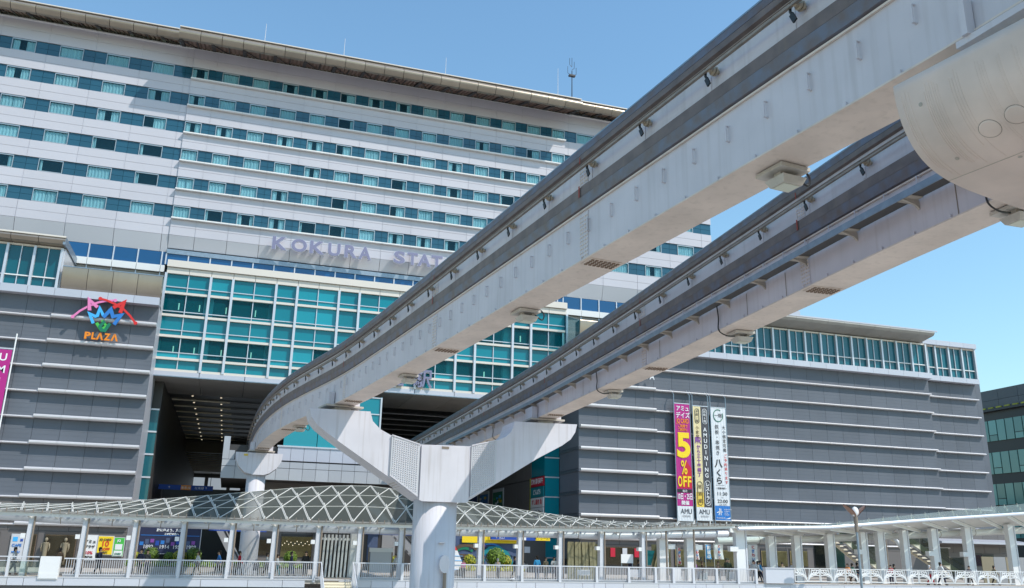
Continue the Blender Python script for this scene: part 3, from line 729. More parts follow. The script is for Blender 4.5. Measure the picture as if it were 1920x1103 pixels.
# ================================================================== MONORAIL
def catmull(P, n=10):
    out = []
    for i in range(len(P)-1):
        p0, p1, p2, p3 = P[max(i-1, 0)], P[i], P[i+1], P[min(i+2, len(P)-1)]
        for k in range(n):
            t = k/n
            out.append(tuple(.5*((2*b)+(c-a)*t+(2*a-5*b+4*c-d)*t*t+(3*b-a-3*c+d)*t**3) for a, b, c, d in zip(p0, p1, p2, p3)))
    out.append(P[-1]); return out
ZB = 7.0                                                       # girder soffit
class Track:
    def __init__(s, pts, lat): s.p = catmull(pts); s.lat = lat  # pts: left web edge (x, y); lat: offset to the centre line
    def at(s, y):
        for a, b in zip(s.p, s.p[1:]):
            if a[1] <= y <= b[1]:
                t = (y-a[1])/(b[1]-a[1]); d = Vector((b[0]-a[0], b[1]-a[1], 0)).normalized(); n = Vector((d.y, -d.x, 0))
                return Vector((lerp(a[0], b[0], t), y, 0))+n*s.lat, d, n
    def frame(s, y0, y1, step=1.5):
        k = max(2, int((y1-y0)/step)); return [s.at(lerp(y0, y1, i/k)) for i in range(k+1)]
    def sweep(s, prof, y0, y1, step=1.5):
        fr = s.frame(y0, y1, step); m = len(prof); v = []; f = []
        for c, d, n in fr:
            for o, h in prof: v.append((c.x+n.x*o, c.y+n.y*o, ZB+h))
        for i in range(len(fr)-1):
            for j in range(m): f.append((i*m+j, i*m+(j+1) % m, (i+1)*m+(j+1) % m, (i+1)*m+j))
        f += [tuple(range(m-1, -1, -1)), tuple(range((len(fr)-1)*m, len(fr)*m))]
        b = MB(); b.add(v, f); return b
    def pt(s, y, o, h): c, d, n = s.at(y); return Vector((c.x+n.x*o, c.y+n.y*o, ZB+h))
HW = .49
def rect(o0, o1, h0, h1): return [(o0, h0), (o1, h0), (o1, h1), (o0, h1)]
def loc_boxes(tr, y, items):
    """small boxes given in track coordinates (o0,o1,s0,s1,h0,h1) around station y"""
    b = MB(); c, d, n = tr.at(y)
    for o0, o1, s0, s1, h0, h1 in items:
        q = [c+n*o+d*s_ for o, s_ in ((o0, s0), (o1, s0), (o1, s1), (o0, s1))]
        b.hexa([(p.x, p.y, ZB+h0) for p in q]+[(p.x, p.y, ZB+h1) for p in q])
    return b
def monorail(name, label, pts, y0, y1, tray):
    tr = Track(pts, HW); c0 = tr.at(max(y0, 20))[0]
    root = thing(name, label, 'monorail track', (c0.x, c0.y, ZB), 'monorail tracks')
    sup = [8.3, 45.3, 70.4]
    cuts = [y0, 19.0, 30.2, 43.2, 56., 70., y1]
    for a, b in zip(cuts, cuts[1:]):
        tr.sweep(rect(-HW, HW, .035, 2.55), a, b).build('girder', 'steel_paint', root)
        tr.sweep(rect(-HW-.05, HW+.05, 0, .033), a, b).build('bottom_flange', 'steel_under', root)
        tr.sweep(rect(-HW-.02, HW+.02, 2.56, 2.985), a, b).build('head_girder', 'steel_paint', root)
        tr.sweep(rect(-.46, .46, 2.985, 3.02), a, b).build('running_plate', 'rail_blue', root)
        for s in (-1, 1):
            def P(pr): return [(s*o, h) for o, h in pr] if s > 0 else [(-o, h) for o, h in pr][::-1]
            w = HW
            tr.sweep(P([(w+.003, 1.37), (w+.09, 1.40), (w+.13, 1.66), (w+.003, 1.66)]), a, b).build('guide_strip', 'rail_blue', root)
            tr.sweep(P([(w+.003, 1.665), (w+.13, 1.665), (w+.13, 1.93), (w+.003, 1.97)]), a, b).build('guide_strip', 'rail_brown', root)
            tr.sweep(P([(w+.022, 2.67), (w+.12, 2.69), (w+.12, 2.835), (w+.022, 2.835)]), a, b).build('guide_strip', 'rail_brown', root)
            tr.sweep(P([(w+.022, 2.84), (w+.125, 2.84), (w+.11, 3.03), (w+.022, 3.03)]), a, b).build('guide_strip', 'rail_blue', root)
            tr.sweep(P([(w+.005, 1.32), (w+.05, 1.32), (w+.05, 1.36), (w+.005, 1.36)]), a, b).build('guide_support', 'steel_under', root)
    for s in (-1, 1):
        if s == 1: ys = [30]
        tr.sweep(rect(s*(HW+.26)-.035, s*(HW+.26)+.035, 2.31, 2.355), y0, y1).build('conductor_rail', 'cond_rail', root)
        tr.sweep(rect(s*(HW+.30)-.014, s*(HW+.30)+.014, 2.37, 2.39), y0, y1).build('conductor_rail', 'pipe_brown', root)
        tr.sweep(rect(s*(HW+.10)-.015, s*(HW+.10)+.015, 3.035, 3.075), y0, y1).build('edge_strip', 'galv', root)
    y = 1.4; k = 0
    while y < min(y1, 95):
        # insulator bracket with cable hanger
        for s in (-1,):
            b = MB(); p = tr.pt(y, s*HW, 2.33); q = tr.pt(y, s*(HW+.25), 2.33)
            b.tube([p, lerp(p, q, .3), lerp(p, q, .35), lerp(p, q, .6), lerp(p, q, .65), q], .05, 7); b.tube([lerp(p, q, .28), lerp(p, q, .42)], .10, 8); b.tube([lerp(p, q, .52), lerp(p, q, .66)], .09, 8)
            i_ = b.build('insulator', 'insulator', root)
            b = MB(); r0 = tr.pt(y+.12, s*(HW+.22), 2.42); cc, d, n = tr.at(y)
            b.tube([r0, r0+Vector((0, 0, -.16))+d*.02, r0+Vector((0, 0, -.34))-d*.06+n*s*(-.02)], .028, 6)
            b.bar(r0+Vector((0, 0, -.22)), r0+Vector((0, 0, -.40))-d*.08, .03, .10)
            b.build('hanger', 'black_rubber', i_)
            loc_boxes(tr, y+.28, [(s*(HW+.003)-.012, s*(HW+.003)+.012, -.05, .05, 2.04, 2.52)]).build('web_rib', 'steel_paint', root)
        y += 2.42
    y = 1.3
    while y < min(y1, 75):
        b = MB(); cc, d, n = tr.at(y); p = tr.pt(y, -HW, 1.02); q = tr.pt(y, -HW, .70); e = -n*.07
        if tray: b.tube([p+Vector((0, 0, .28)), p+e*1.9+Vector((0, 0, .28)), p+e*1.9], .016, 5)
        else: b.tube([p, p+e, q+e, q], .022, 6)
        b.build('rung', 'steel_paint', root)
        loc_boxes(tr, y+.35, [(-HW-.045, -HW-.001, -.0, .08, .036, .105)]).build('flange_lug', 'steel_paint', root)
        y += 1.09 if y < 44 else 1.3
    for y in (19.0, 30.2, 43.2, 56., 68.):
        loc_boxes(tr, y, [(-HW-.016, -HW-.001, -.21, .21, .05, 1.27), (-HW-.016, -HW-.001, -.21, .21, 2.05, 2.5)]).build('splice_plate', 'steel_paint', root)
        b = [( -HW-.035, -HW-.015, c_-.022, c_+.022, h, h+.04) for c_ in (-.16, -.06, .06, .16) for h in [.09+.105*i for i in range(11)]+[2.1+.1*i for i in range(4)]]
        loc_boxes(tr, y, b).build('bolts', 'steel_under', root, kind='stuff')
        loc_boxes(tr, y, [(-HW+.04, HW-.04, -.26, .26, -.02, -.002)]).build('splice_plate', 'steel_under', root)
        b = [(o-.035, o+.035, c_-.03, c_+.03, -.045, -.021) for c_ in (-.18, -.06, .06, .18) for o in [-.36+.12*i for i in range(7)]]
        loc_boxes(tr, y, b).build('bolts', 'bolt_rust', root, kind='stuff')
        loc_boxes(tr, y, [(-HW-.16, -HW-.156, -.03, .03, 1.66, 1.97), (-HW-.137, -HW-.133, -.02, .02, 2.6, 2.78)]).build('joint_mark', 'rust_red', root)
    if tray:
        for a, b in zip(cuts[:-1], cuts[1:]):
            if a > 60: continue
            tr.sweep([(-HW-.42, .80), (-HW-.06, .80), (-HW-.06, .815), (-HW-.42, .815)], a, min(b, 66)).build('cable_tray', 'grating', root)
            tr.sweep([(-HW-.455, .76), (-HW-.43, .76), (-HW-.43, .93), (-HW-.455, .93)], a, min(b, 66)).build('tray_edge', 'galv', root)
        y = 8.0
        while y < 66:
            c, d, n = tr.at(y); b = MB(); t = .03
            prof = [(-HW, .79), (-HW, .56), (-HW-.10, .66), (-HW-.44, .75), (-HW-.44, .79)]
            v0 = [tr.pt(y, o, h)-d*t for o, h in prof]; v1 = [tr.pt(y, o, h)+d*t for o, h in prof]; m = len(prof)
            b.add(v0+v1, [tuple(range(m)), tuple(range(2*m-1, m-1, -1))]+[((i+1) % m, i, i+m, (i+1) % m+m) for i in range(m)])
            loc = b.build('tray_bracket', 'bracket_beige', root)
            loc_boxes(tr, y, [(-HW-.44, -HW-.05, -.22, .22, .78, .797)]).build('tray_plate', 'bracket_beige', root)
            y += 2.18
        y = 8.0
        while y < 45:
            loc_boxes(tr, y+1.1, [(-HW-.008, -HW-.001, -.012, .012, .05, .75)]).build('drip_line', 'rust_dim' if 0 else 'pipe_brown', root) if int(y*10) % 3 == 0 else None
            y += 2.18
    # bearings over the piers
    for y in sup[1:]:
        loc_boxes(tr, y, [(-HW-.35, -HW-.04, -.55, .55, -.02, .62), (HW+.04, HW+.35, -.55, .55, -.02, .62)]).build('bearing_box', 'steel_paint', root)
        loc_boxes(tr, y, [(-HW-.5, HW+.5, -.75, .75, -.12, -.03)]).build('sole_plate', 'bracket_beige', root)
        loc_boxes(tr, y, [(-.42, .42, -.45, .45, -.24, -.12)]).build('bearing', 'lamp_housing', root)
    return tr, root
TA, rootA = monorail('monorail_beam', 'white steel monorail beam without cable tray, the upper left one curving into the station',
    [(10.6, -24), (10.0, -6), (9.25, 7), (8.62, 12.6), (7.88, 18.8), (7.30, 23.8), (6.66, 29.3), (5.62, 38.0), (4.80, 44.0), (3.70, 49.7), (2.88, 54.2), (2.18, 59.8), (1.66, 67.0), (1.42, 75), (1.35, 90), (1.35, 132)], -20, 128, False)
TB, rootB = monorail('monorail_beam', 'white steel monorail beam carrying a grated cable tray, the lower right one',
    [(14.0, -24), (14.05, -6), (14.1, 7), (14.15, 12.6), (14.22, 16), (14.50, 21.2), (15.05, 31), (15.50, 40), (15.72, 45), (15.92, 55), (16.1, 70), (16.25, 90), (16.3, 132)], -20, 128, True)

def floodlight(tr, y, label, drop):
    """flat area lamp hung below a girder: plate > bolts, body, lens, cable"""
    c, d, n = tr.at(y); p = tr.pt(y, .18, 0)
    r = thing('floodlight', label, 'floodlight', (p.x, p.y, ZB-.02), 'floodlights under the monorail beams')
    loc_boxes(tr, y, [(-.10, .58, -.30, .42, -.10, -.022)]).build('mounting_plate', 'lamp_housing', r)
    loc_boxes(tr, y, [(.06, .14, -.08, .10, -.2, -.10), (.40, .48, -.08, .10, -.2, -.10)]).build('arm', 'bracket_beige', r)
    b = MB(); q = [c+n*o+d*s_ for o, s_ in ((.0, -.22), (.56, -.22), (.56, .30), (.0, .30))]; e = [c+n*o+d*s_ for o, s_ in ((.06, -.15), (.50, -.15), (.50, .23), (.06, .23))]
    b.hexa([(v.x, v.y, ZB-.34) for v in e]+[(v.x, v.y, ZB-.20) for v in q]); b.build('lamp_body', 'lamp_housing', r)
    loc_boxes(tr, y, [(.10, .46, -.11, .19, -.352, -.342)]).build('lens', 'lamp_lens', r)
    a0 = tr.pt(y, .60, -.06); b0 = tr.pt(y-.05, .70, -.30); c0 = tr.pt(y-.1, .78, -.12); d0 = tr.pt(y-.1, .56, .12)
    if drop: pts = [tr.pt(y, .0, -.16), tr.pt(y, -.3, -.16), tr.pt(y, -HW-.07, .0), tr.pt(y, -HW-.06, .4), tr.pt(y, -HW-.10, .80)]
    else: pts = [tr.pt(y, .5, -.06), tr.pt(y, .68, -.2), tr.pt(y, .80, -.22), tr.pt(y, .84, -.05), tr.pt(y, .70, .08), tr.pt(y, HW+.02, .1)]
    MB().tube(catmull([tuple(v) for v in pts], 5), .022, 6).build('cable', 'black_rubber', r)
for i, y in enumerate((12.64, 23.93, 35.4, 53.9)):
    pos = ('nearest the camera', 'second nearest the camera', 'just right of the near pier', 'behind the near pier')[i]
    floodlight(TA, y, 'beige floodlight under the upper left beam, %s' % pos, False)
    floodlight(TB, y, 'beige floodlight under the tray-carrying lower right beam, %s' % pos, True)

# ---- piers
def arc(cx, cz, rx, rz, a0, a1, n=8): return [(cx+rx*math.cos(math.radians(lerp(a0, a1, i/n))), cz+rz*math.sin(math.radians(lerp(a0, a1, i/n)))) for i in range(n+1)]
GP = 'monorail piers'
p1 = thing('monorail_pier', 'white Y-shaped monorail pier with perforated panels in the foreground', 'monorail pier', (10.45, 45.4, -E), GP)
YF, YB = 44.3, 46.5
out = [(9.25, 2.40), (11.72, 2.40), (11.95, 2.52), (15.55, 4.76), (16.95, 5.52), (17.45, 5.88), (17.72, 6.28), (17.83, 6.72),
       (14.22, 6.66), (14.16, 6.38), (14.0, 6.05), (13.72, 5.80), (13.3, 5.62), (11.75, 5.20), (9.02, 5.15), (7.55, 5.55), (7.0, 5.82), (6.6, 6.2), (6.45, 6.68),
       (3.38, 6.66), (3.52, 6.22), (3.85, 5.84), (4.35, 5.48), (5.0, 5.05)]
MB().prism_y([(x, z) for x, z in out], YF, YB).build('crossbeam', 'concrete_white', p1)
MB().prism_y([(9.18, 2.36), (9.35, 2.30), (11.6, 2.30), (11.75, 2.36), (11.75, 5.16), (9.18, 5.10)], YF-.14, YF-.005).build('front_plate', 'concrete_white', p1)
bm = MB()                                                       # rounded column
bm.tube([(10.3, 45.4, -E), (10.3, 45.4, 2.40)], 1.13, 64); ob = bm.build('column', 'concrete_white', p1)
for pl in ob.data.polygons: pl.use_smooth = len(pl.vertices) == 4
for o in (p1.children): pass
def perforated(x0, x1, zt0, zt1, zb0, zb1):
    b = MB().hexa([(x0, YF-.10, zb0), (x1, YF-.10, zb1), (x1, YF-.003, zb1), (x0, YF-.003, zb0), (x0, YF-.10, zt0), (x1, YF-.10, zt1), (x1, YF-.003, zt1), (x0, YF-.003, zt0)])
    o = b.build('perforated_panel', 'light_grey', p1)
    d = MB(); n = 12
    for i in range(n):
        x = lerp(x0+.06, x1-.06, (i+.5)/n); t = (x-x0)/(x1-x0); za, zb = lerp(zb0, zb1, t), lerp(zt0, zt1, t); z = za+.08+(i % 2)*.055; w = (x1-x0)/n*.36
        while z < zb-.06:
            d.add([(x-w, YF-.101, z), (x, YF-.101, z-.045), (x+w, YF-.101, z), (x, YF-.101, z+.045), (x, YF-.16, z+.01)], [(0, 1, 4), (1, 2, 4), (2, 3, 4), (3, 0, 4)]); z += .11
    d.build('studs', 'concrete_white', o, kind='stuff')
    MB().bar((x0, YF-.1, zt0+.02), (x1, YF-.1, zt1+.02), .06, .06).build('panel_frame', 'concrete_white', p1)
    MB().bar((x0, YF-.1, zb0-.02), (x1, YF-.1, zb1-.02), .06, .06).build('panel_frame', 'concrete_white', p1)
perforated(7.62, 9.10, 5.52, 5.12, 3.55, 2.56)
perforated(11.85, 13.20, 5.22, 5.56, 2.62, 3.40)
MB().box(10.25, 10.62, YF-.16, YF-.142, 4.98, 5.10).build('number_plate', 'pipe_brown', p1)
for i in range(9): MB().bar((7.95+.15*i, YF+.3, 3.20-.083*i), (7.95+.15*i, YB-.3, 3.20-.083*i), .06, .02).build('vent_slot', 'bracket_beige', p1)
# drain cover and pipe on the column
cx, cy = 10.60, 45.4-1.13
b = MB()
for k_, (rz, yy) in enumerate(((.44, 43.98), (.42, 43.90))): pass
b.prism_y(arc(10.62, -.72, .27, .43, 0, 360, 20)[:-1], 44.06, 44.4); b.build('access_hatch', 'concrete_white', p1)
MB().cyl(10.66, 44.16, -E, -1.14, .09, 10).build('drain_pipe', 'pipe_brown', p1)
MB().box(10.3, 10.62, 44.12, 44.35, .28, .34).build('bracket', 'concrete_white', p1)

p3 = thing('monorail_pier', 'smaller white monorail pier with rounded cap standing behind the glass canopy', 'monorail pier', (1.85, 70.4, -E), GP)
cap = [(.92, 5.28), (1.5, 5.12), (2.35, 5.12), (2.75, 5.28), (3.25, 5.66), (3.55, 6.15), (3.63, 6.76), (.14, 6.76), (.18, 6.30), (.42, 5.78)]
MB().prism_y(cap, 69.5, 71.3).build('crossbeam', 'concrete_white', p3)
ob = MB().cyl(1.83, 70.4, -E, 5.13, .70, 48).build('column', 'concrete_white', p3)
for pl in ob.data.polygons: pl.use_smooth = len(pl.vertices) == 4
MB().box(.75, 1.05, 69.48, 69.499, 6.5, 6.65).build('number_plate', 'gold', p3)

p2 = thing('monorail_pier', 'huge beige rounded pier end cutting into the top right corner', 'monorail pier', (12.3, 7.6, -E), GP)
A2 = math.radians(10.5); U2 = Vector((math.cos(A2), math.sin(A2), 0)); V2 = Vector((-math.sin(A2), math.cos(A2), 0)); O2 = Vector((8.365, 8.784, 0))
KN = [(0, 6.30), (.03, 6.08), (.09, 5.86), (.19, 5.66), (.33, 5.48), (.52, 5.34), (.76, 5.24), (1.1, 5.17), (1.6, 5.13), (2.4, 5.11)]
CV = catmull(KN, 6)
prof = [(0, 6.42)]+CV+[(5.2, 5.11), (6.1, 5.17), (6.8, 5.4), (7.2, 5.9), (7.3, 6.42)]
def p2pt(u, v, z): q = O2+U2*u+V2*v; return (q.x, q.y, z)
def p2prism(pf, v0, v1):
    n = len(pf); return MB().add([p2pt(u, v0, z) for u, z in pf]+[p2pt(u, v1, z) for u, z in pf], [tuple(range(n)), tuple(range(2*n-1, n-1, -1))]+[((i+1) % n, i, i+n, (i+1) % n+n) for i in range(n)])
# counter-clockwise seen from the front
pb = p2prism(prof, -2.3, 0); n_ = len(prof)
ob = pb.build('crossbeam', 'concrete_beige', p2)
for pl in ob.data.polygons: pl.use_smooth = len(pl.vertices) == 4
q = O2+U2*4.0+V2*(-1.15); MB().cyl(q.x, q.y, -E, 5.12, 1.1, 36).build('column', 'concrete_beige', p2)
SA = [0.]
for a_, b_ in zip(CV, CV[1:]): SA.append(SA[-1]+math.hypot(b_[0]-a_[0], b_[1]-a_[1]))
def surf(s_, v, off):                                          # point on the rounded soffit, off outwards
    for i in range(len(SA)-1):
        if SA[i] <= s_ <= SA[i+1]:
            t = (s_-SA[i])/(SA[i+1]-SA[i]); a_, b_ = CV[i], CV[i+1]; d = Vector((b_[0]-a_[0], b_[1]-a_[1])).normalized()
            return p2pt(lerp(a_[0], b_[0], t)+d.y*off, v, lerp(a_[1], b_[1], t)-d.x*off)
def s_of(u): return next(SA[i] for i in range(len(CV)) if CV[i][0] >= u)
def ring(u, v, r):                                              # shallow circular cover plates on the soffit, with an open joint round them
    s0 = s_of(u); n = 32; c = [(math.cos(2*math.pi*i/n), math.sin(2*math.pi*i/n)) for i in range(n)]
    b = MB().add([surf(s0+r*x, v+r*y, .003) for x, y in c]+[surf(s0+r*.86*x, v+r*.86*y, .012) for x, y in c]+[surf(s0, v, .012)],
                 [(i, (i+1) % n, (i+1) % n+n, i+n) for i in range(n)]+[(i+n, (i+1) % n+n, 2*n) for i in range(n)])
    o = b.build('cover_plate', 'concrete_beige', p2)
    MB().tube([surf(s0+r*1.03*x, v+r*1.03*y, .0) for x, y in c]+[surf(s0+r*1.03, v, .0)], .0045, 5).build('joint', 'pipe_brown', o)
ring(.41, -1.03, .135); ring(.38, -1.41, .135)
for s_ in (1.62,): MB().tube([surf(s_, -2.3+.23*i, .0) for i in range(11)], .006, 5).build('formwork_joint', 'bracket_beige', p2)
for s_, v_ in ((.32, -.35), (.32, -1.85), (1.25, -.4), (1.25, -1.6), (1.7, -1.0)):
    MB().add([surf(s_+.03*math.cos(a*.785), v_+.03*math.sin(a*.785), .004) for a in range(8)], [tuple(range(8))]).build('tie_plug', 'bracket_beige', p2)
# fine board marks left by the formwork, thin ribs following the curve
rb = random.Random(3)
for v in [-.10, -.13, -.16, -.21, -.44, -.47, -.5, -.53, -.57, -.6, -.64, -.82, -.86, -.9, -.94, -1.2, -1.24, -1.27, -1.31, -1.48, -1.52, -1.70, -1.74]:
    l0, l1 = rb.uniform(.03, .2), rb.uniform(.9, 1.6); w = rb.uniform(.006, .012)
    b = MB(); b.grid([[surf(lerp(l0, l1, i/14), v+(w if k in (2, 3) else 0), .0005 if k in (0, 3) else .0035) for i in range(15)] for k in range(4)])
    b.build('board_mark', 'concrete_beige', p2)
# bearing seats above the pier
for tr in (TA, TB):
    loc_boxes(tr, 7.55, [(-.62, .62, -.7, .7, -.16, -.06)]).build('sole_plate', 'steel_paint', p2)
    loc_boxes(tr, 7.55, [(-.40, .40, -.4, .4, -.58, -.16)]).build('bearing', 'lamp_housing', p2)
    loc_boxes(tr, 7.55, [(-.68, -.52, -.6, -.5, -.06, .5), (-.68, -.52, .45, .55, -.06, .5)]).build('stop_plate', 'steel_paint', p2)
# ================================================================== GLASS CANOPY over the pedestrian deck
cp = thing('glass_canopy', 'long vaulted glass canopy with a white triangular lattice and thin columns over the deck', 'canopy', (10, 64, DK))
EAVE = [(-16, 1.78), (-5, 1.66), (6, 1.62), (20, 1.66), (30.5, 1.82), (34, 2.1), (38.6, 2.30)]
RIDGE = [(-16, 2.35), (-10.8, 2.43), (-6.4, 2.80), (-1.1, 3.41), (4.9, 4.18), (8.0, 4.46), (10.5, 4.52), (13.0, 4.25), (19.0, 3.54), (23.5, 3.03), (29.6, 2.45), (33.5, 2.42), (38.6, 2.62)]
CY0, CY1 = 62.2, 68.0
def shell(x, j):
    t = j/3.; xx = x-.33*j; e = interp(EAVE, xx); r_ = interp(RIDGE, xx)
    return Vector((xx, lerp(CY0, CY1, t), e+(r_-e)*t**.82))
NK = 37
for k in range(NK):
    x = -15.2+1.47*k
    for j in range(4):
        if j < 3:
            a, b_ = shell(x, j), shell(x, j+1); u = (0, -1, 1)
            m = MB().bar(a+Vector((-.035, 0, 0)), b_+Vector((-.035, 0, 0)), .035, .12, u).bar(a+Vector((.055, 0, 0)), b_+Vector((.045, 0, 0)), .035, .12, u).bar(a+Vector((0, -.04, .1)), a+Vector((0, -.04, .26)), .06, .06, (1, 0, 0))
            m.build('lattice_bar', 'canopy_white', cp)
            if k < NK-1: MB().bar(shell(x, j), shell(x+1.47, j+1), .05, .10, u).build('lattice_bar', 'canopy_white', cp)
        if k < NK-1:
            if j > 0: MB().bar(shell(x, j), shell(x+1.47, j), .04, .07).build('purlin', 'canopy_white', cp)
            if j < 3:
                p, q, r_, s_ = shell(x, j), shell(x+1.47, j), shell(x+1.47, j+1), shell(x, j+1); up = Vector((0, -.01, .01))
                for tri in ((p, q, r_), (p, r_, s_)):
                    c = (tri[0]+tri[1]+tri[2])/3; t3 = [v+(c-v)*.03+up for v in tri]
                    MB().add(t3+[v+Vector((0, 0, .012)) for v in t3], [(0, 1, 2), (5, 4, 3), (1, 0, 3, 4), (2, 1, 4, 5), (0, 2, 5, 3)]).build('glass_pane', 'canopy_glass', cp)
# gutter with clips, translucent fascia and tube
xs_ = [-16, -10, -5, 0, 6, 13, 20, 27, 30.6, 34.2, 38.4]
for a, c in zip(xs_, xs_[1:]):
    za, zc = interp(EAVE, a), interp(EAVE, c)
    MB().bar((a+.01, 62.0, za+.02), (c-.01, 62.0, zc+.02), .14, .10).build('gutter', 'gutter_grey', cp)
    MB().bar((a+.01, 62.1, za-.16), (c-.01, 62.1, zc-.16), .04, .22).build('fascia_sheet', 'canopy_white', cp)
b = MB(); x = -15.5
while x < 38.3: z = interp(EAVE, x); b.box(x-.02, x+.02, 61.9, 61.99, z-.06, z+.2); x += .5
b.build('gutter_clips', 'pipe_brown', cp, kind='stuff')
COLX = [-15.3, -11.6, -8.5, -5.52, -2.6, .46, 3.2, 6.1, 8.94, 11.84, 14.75, 17.63, 20.63, 23.79, 27.09, 30.55]
TZ = [(-16, 1.58), (-10.5, 1.33), (-4, 1.23), (4.7, 1.17), (10.3, 1.16), (22, 1.21), (29.6, 1.26), (35, 1.5), (38.5, 1.62)]
tb = [-16.2]+COLX[1:]+[34.2, 36.2, 38.4]
for a, c in zip(tb, tb[1:]):
    for u, v in ((a, (a+c)/2), ((a+c)/2, c)):
        zu, zv = interp(TZ, u), interp(TZ, v)
        MB().tube([(u+.015, 63.2, zu), (v-.015, 63.2, zv)], .26, 18).build('roof_tube', 'tube_white', cp)
        MB().tube([(v-.02, 63.2, zv), (v+.02, 63.2, zv)], .27, 18).build('tube_band', 'pipe_brown', cp)
for i, x in enumerate(COLX):
    z = interp(EAVE, x)
    MB().hexa([(x-.20, 62.35, DK), (x+.14, 62.35, DK), (x+.14, 62.8, DK), (x-.20, 62.8, DK), (x-.13, 62.35, z-.1), (x+.13, 62.35, z-.1), (x+.13, 62.8, z-.1), (x-.13, 62.8, z-.1)]).build('column', 'rail_white', cp)
    MB().cyl(x+.20, 62.3, DK, z+.05, .06, 8).build('downpipe', 'pipe_brown', cp)
    MB().box(x-.46, x-.2, 62.3, 62.7, .15, .42).build('speaker_box', 'plain_white', cp)
    for s in (-1, 1): MB().bar((x, 62.4, z-.42), (x+s*.38, 62.2, z-.1), .09, .12).build('bracket', 'canopy_white', cp)
    xm = x+1.45
    if i < len(COLX)-1:
        for s in (-1, 1): MB().bar((xm, 63.1, interp(EAVE, xm)-.36), (xm+s*.5, 62.2, interp(EAVE, xm)-.05), .08, .10).build('bracket', 'canopy_white', cp)

# right-hand canopy on broad white piers
rc = thing('slatted_canopy', 'right hand canopy with sloping cream rafters and a raised glass edge on broad white piers', 'canopy', (54, 64, DK))
RB = lambda x: interp([(38.4, 2.0), (47.2, 2.34), (55, 3.05), (68, 4.10), (74, 4.6)], x)
RT = lambda x: interp([(38, 1.05), (46, 1.36), (57.9, 1.98), (72, 2.80), (78, 3.2)], x)
RR = lambda x: interp([(39, 2.42), (48.9, 2.62), (58.6, 3.75), (72.5, 5.25), (78, 5.8)], x)
for a, c in ((38.5, 42.8), (42.8, 47.2), (47.2, 52), (52, 57), (57, 62), (62, 68), (68, 74)):
    MB().tube([(a+.01, 61.8, RB(a)), (c-.01, 61.8, RB(c))], .15, 12).build('edge_tube', 'tube_white', rc)
for a, c in ((39, 43), (43, 46.5), (46.5, 50), (50, 54), (54, 58), (58, 62), (62, 66), (66, 70), (70, 75)):
    MB().tube([(a+.015, 66, RT(a)), (c-.015, 66, RT(c))], .31, 14).build('rear_tube', 'canopy_white', rc)
    MB().tube([(c-.02, 66, RT(c)), (c+.02, 66, RT(c))], .325, 14).build('tube_band', 'pipe_brown', rc)
x = 38.8; k_ = 0
while x < 72:
    if k_ % 2 == 0:
        MB().bar((x-1, 61.9, RB(x-1)-.08), (x+5.6, 66, RT(x+5.6)+.30), .14, .26).build('rafter', 'canopy_white', rc)
        MB().bar((x-.96, 61.9, RB(x-1)-.23), (x+5.64, 66, RT(x+5.6)+.15), .09, .04).build('white_strip', 'white', rc)  # plain white strip along the underside of each rafter
        MB().hexa([(x-.8, 61.95, RB(x-.8)+.05), (x+1.9, 61.95, RB(x+1.9)+.05), (x+8.4, 66, RT(x+8.4)+.42), (x+5.8, 66, RT(x+5.8)+.42), (x-.8, 61.95, RB(x-.8)+.08), (x+1.9, 61.95, RB(x+1.9)+.08), (x+8.4, 66, RT(x+8.4)+.45), (x+5.8, 66, RT(x+5.8)+.45)]).build('soffit_board', 'canopy_white', rc)
    k_ += 1
    MB().hexa([(x, 61.7, RB(x)+.16), (x+1.54, 61.7, RB(x+1.54)+.16), (x+1.54, 66, RR(x+1.54)), (x, 66, RR(x)), (x, 61.7, RB(x)+.18), (x+1.54, 61.7, RB(x+1.54)+.18), (x+1.54, 66, RR(x+1.54)+.02), (x, 66, RR(x)+.02)]).build('glass_pane', 'canopy_glass_r', rc)
    b = MB()
    for y_, t in ((62.2, .12), (64.2, .6), (65.9, 1.0)):
        z = lerp(RB(x)+.16, RR(x), t); b.box(x-.07, x+.07, y_-.07, y_+.07, z-.22, z-.01); b.cyl(x, y_, z, z+.14, .03, 6)
    b.build('glass_clips', 'lamp_housing', rc)
    x += 1.56
for x, w, box_ in ((39.2, .86, 1), (43.4, .6, 0), (45.9, .6, 0), (49.2, .62, 0), (52.6, .55, 1), (54.4, .62, 0), (57.0, .5, 0), (60.2, .62, 1), (64.0, .66, 1), (69, .66, 0)):
    y = 62.6 if x < 41 else 64.6
    top = RB(x)-.1 if x < 41 else lerp(RB(x), RT(x+2), .6)-.1
    MB().hexa([(x-w/2, y, DK), (x+w/2, y, DK), (x+w/2, y+.5, DK), (x-w/2, y+.5, DK), (x-w/2, y, top), (x+w/2-.05, y, top), (x+w/2-.05, y+.5, top), (x-w/2, y+.5, top)]).build('pier', 'plain_white', rc)
    MB().box(x+w/2-.02, x+w/2+.10, y-.05, y+.55, DK, top-.02).build('pier_edge', 'rail_white', rc)
    if box_: MB().box(x-w/2-.62, x-w/2+.1, y-.12, y+.3, .28, .68).build('lamp_box', 'plain_white', rc)
for x in (32.9, 35.3):                                         # two broad piers where the canopies meet
    MB().box(x-.38, x+.38, 63.6, 64.1, DK, interp(EAVE, x)-.2).build('pier', 'plain_white', cp)
    MB().cyl(x-.45, 62.3, DK, interp(EAVE, x)+.1, .08, 8).build('downpipe', 'pipe_brown', cp)
    MB().box(x+.3, x+.9, 63.4, 63.8, .35, .72).build('lamp_box', 'plain_white', cp)

